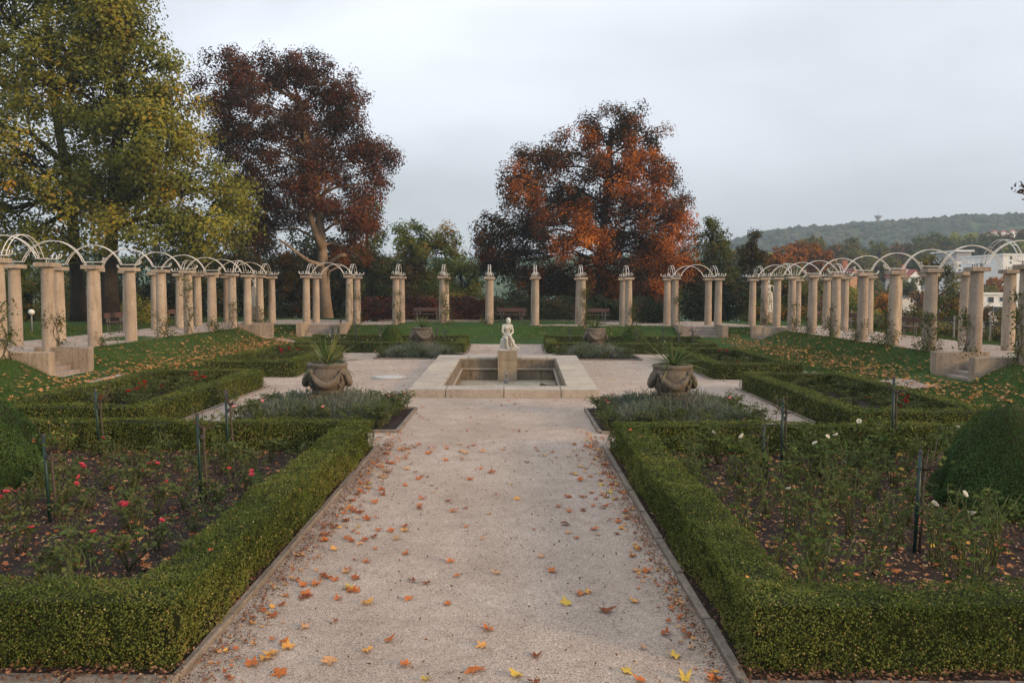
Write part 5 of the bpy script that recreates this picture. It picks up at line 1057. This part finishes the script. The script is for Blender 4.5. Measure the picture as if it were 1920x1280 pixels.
# ------------------------------------------------------------------ houses of the town
M['render_white'] = plain('white_render', (.66,.65,.63), .8, .2, var=.06, scale=.6)
M['render_warm'] = plain('warm_render', (.48,.27,.15), .85, .2, var=.1, scale=.8)
M['brickred'] = plain('red_brick', (.33,.13,.085), .85, .2, var=.2, scale=2)
M['tile'] = plain('roof_tile', (.15,.062,.050), .8, .2, var=.25, scale=2)
M['tile2'] = plain('roof_tile_red', (.24,.075,.055), .8, .2, var=.25, scale=2)
M['flatroof'] = plain('flat_roof', (.30,.30,.31), .85, .2)
m, t, out = newmat('window_glass'); b = nd(t, 'ShaderNodeBsdfPrincipled'); b.inputs['Base Color'].default_value = (.03,.036,.042,1); b.inputs['Roughness'].default_value = .12; t.links.new(b.outputs[0], out.inputs[0]); M['glass'] = m
def house(name, label, px0, px1, ytop, ybot, Y, depth, wall, wins, roof=None, roofmat=None, ybase=None, extra=None):
    """px0..px1, ytop (eaves) .. ybot: facade as seen; the wall carries on down to the ground"""
    x0, x1 = P(px0, 0, Y)[0], P(px1, 0, Y)[0]; zt = P(0, ytop, Y)[2]; zg = min(gz((x0+x1)/2, Y), P(0, ybot, Y)[2])-.3
    t = empty(name, ((x0+x1)/2, Y, zg)); tag(t, label, 'building', 'town buildings beyond the right terrace'); W_ = (x1-x0)/2; H_ = zt-zg
    MB().box(-W_, W_, 0, depth, 0, H_, .03).build('wall', M[wall], t)
    if roof is None:
        MB().box(-W_-.15, W_+.15, -.15, depth+.15, H_+.003, H_+.28, .02).build('roof', M['render_white'], t); MB().box(-W_+.2, W_-.2, .2, depth-.2, H_+.283, H_+.32).build('roof_deck', M['flatroof'], t)
    else:
        kind, zr = roof; hr = P(0, zr, Y)[2]-zt; o_ = .5
        if kind == 'x':    # ridge along x, gables left and right
            V = [(-W_-o_*.4, -o_, H_-.1), (W_+o_*.4, -o_, H_-.1), (W_+o_*.4, depth+o_, H_-.1), (-W_-o_*.4, depth+o_, H_-.1), (-W_-o_*.4, depth/2, H_+hr), (W_+o_*.4, depth/2, H_+hr)]
            F = [(0, 1, 5, 4), (2, 3, 4, 5), (0, 4, 3), (1, 2, 5), (0, 3, 2, 1)]
            g_ = MB(); g_.add([(W_+.21, 0, H_-.08), (W_+.21, depth, H_-.08), (W_+.21, depth/2, H_+hr-.35)], [(0, 1, 2)]); g_.build('gable', M[wall], t)
        else:              # ridge along y, gable to the viewer
            V = [(-W_-o_, -.3, H_-.1), (W_+o_, -.3, H_-.1), (W_+o_, depth+.3, H_-.1), (-W_-o_, depth+.3, H_-.1), (0, -.3, H_+hr), (0, depth+.3, H_+hr)]
            F = [(0, 4, 5, 3), (1, 2, 5, 4), (0, 1, 4), (3, 5, 2), (0, 3, 2, 1)]
            g_ = MB(); g_.add([(-W_, -.32, H_-.08), (W_, -.32, H_-.08), (0, -.32, H_+hr-.4)], [(0, 1, 2)]); g_.build('gable', M[wall], t)
        r_ = MB(); r_.add(V, F); rf = r_.build('roof', M[roofmat], t); MB().box(-.35, .35, -.3, .3, 0, 1.5, .03).build('chimney', M['brickred'], rf, (W_*.55 if kind == 'x' else W_*.2, depth*.55, H_+hr*.62))
    for (a, b, c, d) in wins:
        wx0, wx1 = P(a, 0, Y)[0]-(x0+x1)/2, P(b, 0, Y)[0]-(x0+x1)/2; z1, z0 = P(0, c, Y)[2]-zg, P(0, d, Y)[2]-zg
        w_ = MB().box(wx0-.06, wx1+.06, -.05, .02, z0-.06, z1+.06, .01).build('window', M['render_white'], t); MB().box(wx0, wx1, -.075, -.052, z0, z1).build('pane', M['glass'], w_)
    if extra: extra(t, W_, H_, depth)
    return t
def dormer(t, W_, H_, depth):
    MB().box(-W_*.45, -W_*.12, -.2, 3.0, H_-.3, H_+1.2, .02).build('dormer', M['render_white'], t)
house('town_house', 'brick house with dark red tiled roof and white dormer beyond the right colonnade', 1536, 1598, 516, 540, 130, 9, 'brickred', [(1541, 1545, 520, 526), (1550, 1554, 520, 526), (1562, 1566, 520, 526), (1575, 1579, 520, 526)], ('x', 489), 'tile', extra=dormer)
house('town_house', 'small orange gabled house beside the brick house', 1592, 1605, 508, 525, 122, 7, 'render_warm', [(1596, 1600, 511, 516)], ('y', 499), 'tile')
house('town_house', 'house with red gable roof behind the third right column', 1700, 1724, 515, 530, 150, 9, 'render_white', [(1706, 1710, 518, 523), (1714, 1718, 518, 523)], ('y', 501), 'tile2')
house('town_house', 'far house with red roof left of the brick house', 1500, 1526, 520, 535, 150, 9, 'render_warm', [(1506, 1510, 522, 527)], ('x', 508), 'tile')
def tier(t, W_, H_, depth):
    MB().box(-W_*.8, W_*.75, 1.0, depth-1, H_+.33, H_+2.4, .02).build('upper_storey', M['flatroof'], t); MB().box(-W_*.95, W_*.9, .4, depth-.5, H_+2.41, H_+2.75, .02).build('upper_roof', M['render_white'], t)
house('apartment_block', 'white stepped modern block with dark window bands among trees', 1790, 1826, 489, 520, 175, 12, 'render_white', [(1793, 1800, 492, 496), (1803, 1812, 492, 496), (1815, 1822, 492, 496), (1793, 1822, 501, 505)], extra=tier)
house('apartment_block', 'long low white flat-roofed building at the foot of the trees', 1783, 1880, 507, 520, 160, 10, 'render_white', [(1786, 1800, 510, 513), (1803, 1818, 510, 513), (1822, 1838, 510, 513), (1842, 1858, 510, 513), (1862, 1876, 510, 513)])
house('apartment_block', 'tall plain white block cut by the right edge', 1876, 1950, 474, 510, 150, 14, 'render_white', [(1889, 1892, 476, 482), (1889, 1892, 486, 489), (1889, 1892, 495, 498), (1912, 1920, 484, 486), (1912, 1920, 496, 498)])
house('apartment_block', 'white flat-roofed apartments with dark square windows on the right', 1838, 1886, 548, 605, 108, 9, 'render_white', [(1851, 1861, 552, 562), (1873, 1881, 552, 560), (1851, 1861, 570, 578), (1862, 1880, 570, 582)])
house('apartment_block', 'low white building with cluttered roof between the right columns', 1690, 1737, 543, 555, 125, 9, 'render_white', [(1695, 1702, 546, 550), (1708, 1715, 546, 550), (1722, 1730, 546, 550)])
for k, (px, py) in enumerate(((1853, 433), (1860, 431), (1868, 434), (1876, 431), (1885, 433), (1893, 429), (1902, 431), (1846, 436))):
    Y = 420; c = P(px, py, Y); t = empty('hillside_house', (c[0], Y, c[2]-1.2)); tag(t, 'tiny white house at the foot of the wooded hill', 'building', 'tiny houses below the hill')
    MB().box(-1.1, 1.1, 0, 2, -3, 1.2).build('wall', M['render_white'], t); r_ = MB(); r_.add([(-1.25, -.2, 1.2), (1.25, -.2, 1.2), (1.25, 2.2, 1.2), (-1.25, 2.2, 1.2), (-1.25, 1, 2), (1.25, 1, 2)], [(0, 1, 5, 4), (2, 3, 4, 5), (0, 4, 3), (1, 2, 5)]); r_.build('roof', M['tile2'], t)

# ------------------------------------------------------------------ wooded hill and tower
HY = 640.0
def ridge(x):
    px = 960 + x/HY*FPX
    rp = np.interp(px, [300, 900, 1250, 1370, 1430, 1500, 1560, 1640, 1720, 1800, 1920, 2200, 2700], [480, 478, 468, 452, 436, 427, 424, 417, 410, 405, 401, 396, 410])
    return CAMH + (HZ-rp)/FPX*HY
M['forest'] = leafmat('forest_crown', [(0,(0.018,0.025,0.013)), (.5,(0.034,0.043,0.020)), (.85,(0.052,0.049,0.022)), (1,(0.080,0.055,0.024))], 0, .9, .1)
hx = np.linspace(-420, 760, 120); hy = np.linspace(HY-190, HY+200, 40)
def hillz(X, Y):
    u = (Y-HY)/190; return ridge(X)*np.exp(-(np.clip(-u, 0, None)*1.55)**2.0)*np.where(u > 0, np.clip(1-u*.4, 0, 1), 1) - 14*(np.clip(-u, 0, 1)) + 1.2*fnoise(X, Y, .05)
tag(link('hill', grid_mesh('hill', hx, hy, lambda X, Y: hillz(X, Y)-2.2, M['turf'])), kind='structure')
ico = bmesh.new(); bmesh.ops.create_icosphere(ico, subdivisions=1, radius=1); IV = np.array([v.co[:] for v in ico.verts]); IF = np.array([[v.index for v in f.verts] for f in ico.faces]); ico.free()
nb = 4600; bx = rng.uniform(150, 700, nb); by = HY - 185*rng.random(nb)**.8; by[:1100] = HY + rng.uniform(-8, 6, 1100); bx[:1100] = rng.uniform(120, 720, 1100); sz = rng.uniform(2.2, 4.4, nb)
Vb = IV[None]*(sz[:, None, None]*rng.uniform(.72, 1.25, (nb, len(IV), 1)))*np.array([1, 1, .85]) + np.stack([bx, by, hillz(bx, by)-.8], 1)[:, None, :]
Fb = (IF[None] + (np.arange(nb)*len(IV))[:, None, None]).reshape(-1, 3); rb_ = np.repeat(np.clip(.45+.2*np.sin(bx*.05)*np.sin(by*.07)+rng.normal(0, .2, nb), 0, 1), len(IF))
o = link('hill_forest', np_mesh('hill_forest', Vb.reshape(-1, 3), Fb, M['forest'], rb_, True)); tag(o, 'far wooded hillside reading as one mass of tree crowns', 'forest', kind='stuff')
tx = (1640.5-960)/FPX*HY; tzz = float(ridge(tx)); tw = empty('radio_tower', (tx, HY, tzz)); tag(tw, 'small funnel shaped radio tower on the hilltop', 'tower')
MB().lathe([(1.5, -4), (1.15, 2.0), (1.3, 3.4), (2.6, 5.2)], 16).build('shaft', M['flatroof'], tw); MB().lathe([(2.6, 5.2), (3.0, 5.4), (3.0, 6.1), (2.2, 6.3)], 16).build('platform', M['flatroof'], tw); MB().tube([(0, 0, 6.2), (0, 0, 12)], [.12, .05], 6).build('mast', M['grey_metal'], tw)

# ------------------------------------------------------------------ small things
def crow(loc, rz, label, sc=1.0):
    t = empty('crow', loc, rz); tag(t, label, 'bird', 'crows')
    bd = carve('bird_body', [C((-.04, 0, .13), .065, (.03, 0, .20), .075), C((.03, 0, .20), .07, (.07, 0, .29), .045), C((.075, 0, .30), .047, (.085, 0, .31), .044), C((.12, 0, .30), .018, (.165, 0, .285), .006), C((-.05, 0, .12), .05, (-.20, 0, .03), .022)], .016, M['black'], 1)
    o = link('body', bd, t); o.scale = (sc, sc, sc)
    for y in (-.025, .025): MB().tube([(0, y*sc, .13*sc), (.01, y*sc, 0)], .007, 5).build('leg', M['dark_metal'], t)
def arch_top(s, i, u):   # height of an arch rail at offset u from its crown
    a = 1.2-.28; h = .64; Rr = (a*a+h*h)/(2*h); return TZ+2.57+h-Rr+math.sqrt(Rr*Rr-u*u)+.012
crow((14+.05, SIDE_Y[5], arch_top(1, 5, .05)) if False else ((1645-960)/FPX*30.2, 30.2, arch_top(1, 4, (1645-960)/FPX*30.2-14.0)), R(60), 'black crow perched on a white arch of the right colonnade')
crow((-8.37, 40.35, 1.0), R(90), 'small black bird standing on the cheek wall of the rear left steps', .8)
lp = empty('garden_lamp', (-19.3, 33.2, .7)); tag(lp, 'small garden lamp with pale globe on a thin post left of the colonnade', 'lamp')
MB().tube([(0, 0, 0), (0, 0, .86)], .028, 8).build('post', M['grey_metal'], lp); MB().ball((0, 0, .96), .12, 14, 9).build('globe', M['white'], lp)
mc = empty('manhole_cover', (-3.66, 24.6, .014)); tag(mc, 'pale round manhole cover set in the gravel left of the fountain', 'manhole cover')
MB().lathe([(.53, 0), (.53, .012), (.46, .014)], 40).build('frame', M['enamel'], mc); MB().lathe([(.43, .0), (.43, .024), (.41, .028)], 40).build('lid', M['enamel'], mc); MB().lathe([(.455, .0145), (.436, .0155)], 40, cap=False).build('joint', M['dark_metal'], mc)

# ------------------------------------------------------------------ turf blades
def blades(n, x0, x1, y0, y1, hgt, wid, name='grass', ok=None):
    x = rng.uniform(x0, x1, n); y = rng.uniform(y0, y1, n); k = np.ones(n, bool)
    for (a, b, c, d) in STAIRS: k &= ~((x > a-.02) & (x < b+.02) & (y > c-.02) & (y < d+.02))
    for s in (-1, 1):
        for yc_ in (21.85, 39.3): k &= ~((np.abs(x) > 9.5) & (np.abs(x) < 13) & (x*s > 0) & (np.abs(y-yc_) < 1.2))
        k &= ~((np.abs(x-s*9.355) < 1.25) & (y > 39.9))
    if ok is not None: k &= ok(x, y)
    x = x[k]; y = y[k]; m_ = len(x); z = tz(x, y)-.01; an = rng.uniform(0, 6.28, m_); h = hgt*rng.uniform(.5, 1.25, m_)*(1+.4*fnoise(x, y, 1.2)); lean = rng.normal(0, .45, (m_, 2))*h[:, None]
    a = np.stack([x-np.cos(an)*wid, y-np.sin(an)*wid, z], 1); b = np.stack([x+np.cos(an)*wid, y+np.sin(an)*wid, z], 1); c = np.stack([x+lean[:, 0], y+lean[:, 1], z+h], 1)
    r = np.clip(.42+.25*fnoise(x, y, .8)+rng.normal(0, .22, m_), 0, 1)
    return tag(link(name, np_mesh(name, np.stack([a, b, c], 1).reshape(-1, 3), np.arange(m_*3).reshape(-1, 3), M['grassblade'], r)), kind='stuff')
for s in (-1, 1):
    blades(50000, *sorted((s*9.55, s*12.62)), 14, 41.5, .075, .008)
blades(34000, -12.6, 12.6, 38.9, 41.85, .085, .011, ok=lambda x, y: y > 39.05+.1*fnoise(x*3, y))
blades(16000, -26, -16.2, 22, 47, .10, .016); blades(7000, 16.4, 18.2, 22, 46, .10, .012)

# ------------------------------------------------------------------ fallen leaves
def plane_leaf(seed, coarse=False):
    rd = random.Random(seed); pts = []; lobes = [-2.15, -1.05, 0, 1.05, 2.15]; ln = [.62, .92, 1.0, .92, .62]
    pts.append((-.28, 0))
    for k, (a, l) in enumerate(zip(lobes, ln)):
        l *= rd.uniform(.85, 1.1)
        for da, ll in (((0, 1.0),) if coarse else ((-.27, .68), (0, 1.0), (.27, .68))): pts.append((math.cos(a+da)*l*ll*.5, math.sin(a+da)*l*ll*.5))
        if k < 4: am = (a+lobes[k+1])/2; pts.append((math.cos(am)*.2, math.sin(am)*.2))
    cu = rd.uniform(-.3, 1.1); cv = rd.uniform(-.2, 1.5); tw = rd.uniform(-.5, .5); ph = rd.uniform(0, 6)
    V = [(0, 0, 0)] + [(x, y, cu*x*x+cv*y*y+tw*x*y+.05*math.sin(5*math.atan2(y, x)+ph)) for x, y in pts]
    zmin = min(v[2] for v in V); V = [(x, y, z-zmin) for x, y, z in V]; n = len(pts); F = [(0, 1+k, 1+(k+1) % n) for k in range(n)]
    return np.array(V), np.array(F)
PL = [plane_leaf(s) for s in range(6)]; PC = [plane_leaf(s, True) for s in range(8)]
LC = {'rust orange': .33, 'pale tan': .62, 'dark brown': .06, 'amber': .78, 'yellow': .93, 'red brown': .20}
LM = {}
for c_, v_ in LC.items():
    for k, (V, F) in enumerate(PL): LM[c_, k] = np_mesh('fallen_leaf', V, F, M['litter'], np.full(len(F), v_)+rng.normal(0, .015, len(F)))
def leafpos():
    y = 4.9 + 9*random.random()**.8
    e = random.random()
    if e < .42: x = random.uniform(-2.05, 1.4)
    elif e < .76: x = -2.08 + abs(random.gauss(0, .42))
    else: x = 1.45 - abs(random.gauss(0, .36))
    return x, y
names = list(LC); wts = [.36, .18, .14, .12, .035, .165]
special = [(620, 1238, 'pale tan', .17), (500, 1235, 'amber', .17), (1135, 1140, 'dark brown', .2), (1065, 1127, 'yellow', .16), (890, 1255, 'rust orange', .16), (670, 1080, 'red brown', .16), (1345, 1268, 'rust orange', .17), (690, 1218, 'amber', .13), (760, 1245, 'rust orange', .13), (1008, 1228, 'dark brown', .13), (800, 1273, 'yellow', .12), (1105, 1105, 'amber', .12), (1190, 1122, 'amber', .13), (575, 1110, 'rust orange', .15), (690, 1127, 'amber', .17), (1250, 1182, 'red brown', .14), (475, 1245, 'rust orange', .18), (530, 1262, 'rust orange', .17), (515, 1225, 'amber', .16)]
L300 = []
for px, py, c_, s_ in special:
    d = CAMH*FPX/(py-HZ)*(1-.004); L300.append(((px-960)/FPX*d, d*.975, c_, s_))
while len(L300) < 300:
    x, y = leafpos(); L300.append((x, y, random.choices(names, wts)[0], random.uniform(.07, .165)))
for x, y, c_, s_ in L300:
    o = link('fallen_leaf', LM[c_, random.randrange(6)], None, (x, y, float(tz(x, y))+.012)); o.scale = (s_, s_, s_); o.rotation_euler = (random.uniform(-.22, .22), random.uniform(-.22, .22), random.uniform(0, 6.28))
    tag(o, f'{c_} fallen leaf lying on the gravel path', 'leaf', f'{c_} leaves fallen on the near path')
def litter(name, X, Y, size, mat, zoff=.012, hue=None, zf=None):
    n = len(X); Vs = []; Fs = []; Rs = []; off = 0; z = (tz(X, Y) if zf is None else zf)+zoff
    for k in range(n):
        V, F = PC[rng.integers(8)]; a = rng.uniform(0, 6.28); c, s = math.cos(a), math.sin(a); sc = size[k]; tx_, ty_ = rng.normal(0, .18, 2)
        x = (V[:, 0]*c-V[:, 1]*s)*sc; y = (V[:, 0]*s+V[:, 1]*c)*sc; zz = V[:, 2]*sc + x*tx_ + y*ty_
        Vs.append(np.stack([x+X[k], y+Y[k], zz+z[k]], 1)); Fs.append(F+off); off += len(V); Rs.append(np.full(len(F), rng.random() if hue is None else hue[k]))
    return tag(link(name, np_mesh(name, np.concatenate(Vs), np.concatenate(Fs), mat, np.concatenate(Rs))), kind='stuff')
def hues(n): return np.clip(rng.choice([.33, .62, .06, .78, .93, .2], n, p=[.3, .24, .1, .16, .06, .14])+rng.normal(0, .05, n), 0, 1)
# court gravel farther off
n = 1500; X = rng.uniform(-9.4, 9.2, n); Y = rng.uniform(13.6, 39, n); k = np.ones(n, bool)
for (a, b, c, d) in [(-2.8, 2.5, 20, 31.2)] + BEDS + [(-9.5, -6.6, 14.8, 22.2), (6.1, 9, 14.8, 22.2), (-9.3, -6.5, 24.5, 32), (6, 8.8, 24.5, 32), (-9.2, -1.9, 34.4, 38.3), (1.4, 8.7, 34.4, 38.3)]: k &= ~((X > a) & (X < b) & (Y > c) & (Y < d))
X, Y = X[k], Y[k]; litter('fallen_leaves', X, Y, rng.uniform(.05, .12, len(X)), M['litter'], .012, hues(len(X)))
# drifts along kerbs and hedges
n = 900; X = np.concatenate([-2.12+np.abs(rng.normal(0, .16, 300)), 1.47-np.abs(rng.normal(0, .14, 300)), rng.uniform(-6.4, -2.1, 300)]); Y = np.concatenate([rng.uniform(5, 15.2, 600), rng.uniform(13.7, 15, 300)]); litter('fallen_leaves', X, Y, rng.uniform(.03, .085, n), M['litter'], .012, hues(n))
# banks
for s in (-1, 1):
    n = 2300 if s < 0 else 1900; X = s*rng.triangular(9.7, 10.6, 12.5, n); Y = rng.uniform(14, 41, n); k = np.ones(n, bool)
    for yc_ in (21.85, 39.3): k &= ~((np.abs(X) > 11.2) & (np.abs(Y-yc_) < 1.2))
    X, Y = X[k], Y[k]; litter('fallen_leaves', X, Y, rng.uniform(.07, .17, len(X)), M['litter'], .055, np.clip(rng.normal(.58, .16, len(X)), 0, 1))
n = 380; X = rng.uniform(-12, 12, n); Y = rng.uniform(39.0, 41.6, n); k = np.abs(np.abs(X)-9.355) > 1.3; X, Y = X[k], Y[k]; litter('fallen_leaves', X, Y, rng.uniform(.06, .14, len(X)), M['litter'], .07, np.clip(rng.normal(.6, .2, len(X)), 0, 1))
n = 1200; X = np.concatenate([rng.uniform(-16, -12.7, 350), rng.uniform(12.7, 16, 350), rng.uniform(-12, 12, 500)]); Y = np.concatenate([rng.uniform(20, 45, 700), rng.uniform(44.3, 47.6, 500)]); litter('fallen_leaves', X, Y, rng.uniform(.06, .13, n), M['litter'], .02, hues(n))
# rose beds: whole leaves on top, crumbled bits below
for (x0, x1, nn, mean) in ((-8.6, -2.75, 900, .42), (2.15, 8.6, 1700, .58)):
    Y = rng.uniform(5.95, 13.0, nn); X = rng.uniform(x0, x1, nn); k = np.abs(X) < Y*.66+.2; X, Y = X[k], Y[k]
    litter('fallen_leaves', X, Y, rng.uniform(.04, .12, len(X)), M['litter'], .05, np.clip(rng.normal(mean, .2, len(X)), 0, 1))
    n = 15000; X = rng.uniform(x0, x1, n); Y = rng.uniform(5.9, 13.05, n); k = np.abs(X) < Y*.66+.2; X, Y = X[k], Y[k]; n = len(X)
    Pn = np.stack([X, Y, tz(X, Y)+.05+.02*fnoise(X, Y, 5)+rng.uniform(0, .02, n)], 1); o = link('leaf_crumbs', leaf_np('leaf_crumbs', Pn, rng.normal(0, .35, (n, 3))+[0, 0, 1], rng.uniform(.015, .042, n), np.clip(rng.normal(.36 if x0 < 0 else .52, .28, n), 0, 1), M['bedlitter'], .7, .15)); tag(o, kind='stuff')
n = 9000; ed = rng.random(n); X = np.where(ed < .4, -2.17+np.abs(rng.normal(0, .13, n)), np.where(ed < .75, 1.50-np.abs(rng.normal(0, .11, n)), rng.uniform(-2.1, 1.45, n))); Y = 4.8+9.5*rng.random(n)
k = rng.random(n) < .25; X = np.where(k, np.where(rng.random(n) < .5, rng.uniform(-2.34, -2.23, n), rng.uniform(1.57, 1.72, n)), X)
Pn = np.stack([X, Y, np.where((X < -2.2) | (X > 1.55), .055, .014)+rng.uniform(0, .01, n)], 1)
tag(link('leaf_crumbs', leaf_np('leaf_crumbs', Pn, rng.normal(0, .4, (n, 3))+[0, 0, 1], rng.uniform(.008, .034, n), np.clip(rng.normal(.3, .25, n), 0, 1), M['bedlitter'], .6, .15)), kind='stuff')
n = 5000; X = rng.uniform(-8, 8, n); k = (X < -2.2) | (X > 1.55); X = X[k]; n = len(X); Y = 5.33+rng.normal(0, .09, n); Pn = np.stack([X, Y, .062+rng.uniform(0, .012, n)], 1)
tag(link('leaf_crumbs', leaf_np('leaf_crumbs', Pn, rng.normal(0, .4, (n, 3))+[0, 0, 1], rng.uniform(.012, .045, n), np.clip(rng.normal(.35, .25, n), 0, 1), M['bedlitter'], .6, .15)), kind='stuff')
# single leaves caught on the hedge tops, wet leaves in the basin
for px, py, zt, s_, c_ in ((395, 1036, .52, .07, 'red brown'), (1785, 1092, .52, .09, 'rust orange'), (1405, 1083, .52, .05, 'amber'), (1180, 804, .52, .09, 'rust orange'), (1200, 817, .52, .09, 'pale tan')):
    d = (CAMH-zt)*FPX/(py-HZ); x, y = (px-960)/FPX*d, d*.985
    o = link('fallen_leaf', LM[c_, random.randrange(6)], None, (x, y, zt+.01)); o.scale = (s_,)*3; o.rotation_euler = (.2, -.2, random.uniform(0, 6)); tag(o, f'{c_} fallen leaf caught on a near box hedge', 'leaf', f'{c_} leaves on hedges')
n = 60; litter('fallen_leaves', rng.uniform(-1.6, 1.3, n), rng.uniform(21.5, 29, n), rng.uniform(.05, .11, n), M['litter'], 0, hues(n), np.full(n, -.585))

# ------------------------------------------------------------------ haze over the town and hill
hz = MB(); hz.box(-1000, 1000, -1000, 1000, -60, 78); m, t, out = newmat('haze_air'); v = nd(t, 'ShaderNodeVolumePrincipled')
v.inputs['Color'].default_value = (.70, .86, 1.0, 1); v.inputs['Density'].default_value = .00042; t.links.new(v.outputs[0], out.inputs['Volume'])
tag(hz.build('haze', m), kind='stuff')

# ------------------------------------------------------------------ tell look-alikes apart by their order in the view
UN = ['', 'first', 'second', 'third', 'fourth', 'fifth', 'sixth', 'seventh', 'eighth', 'ninth', 'tenth', 'eleventh', 'twelfth', 'thirteenth', 'fourteenth', 'fifteenth', 'sixteenth', 'seventeenth', 'eighteenth', 'nineteenth']
TN = {20: 'twent', 30: 'thirt', 40: 'fort', 50: 'fift', 60: 'sixt', 70: 'sevent', 80: 'eight', 90: 'ninet'}
def ordw(n):
    if n < 20: return UN[n]
    d = n//10*10; return TN[d]+'ieth' if n % 10 == 0 else TN[d]+'y-'+UN[n % 10]
same = {}
for o in scn.objects:
    if o.parent is None and 'label' in o and o.get('category') != 'leaf': same.setdefault(o['label'], []).append(o)
for lb, os_ in same.items():
    if 1 < len(os_) < 100:
        for k, o in enumerate(sorted(os_, key=lambda q: q.location.x/max(q.location.y, 1))): o['label'] = f'{lb}, {ordw(k+1)} from the left'
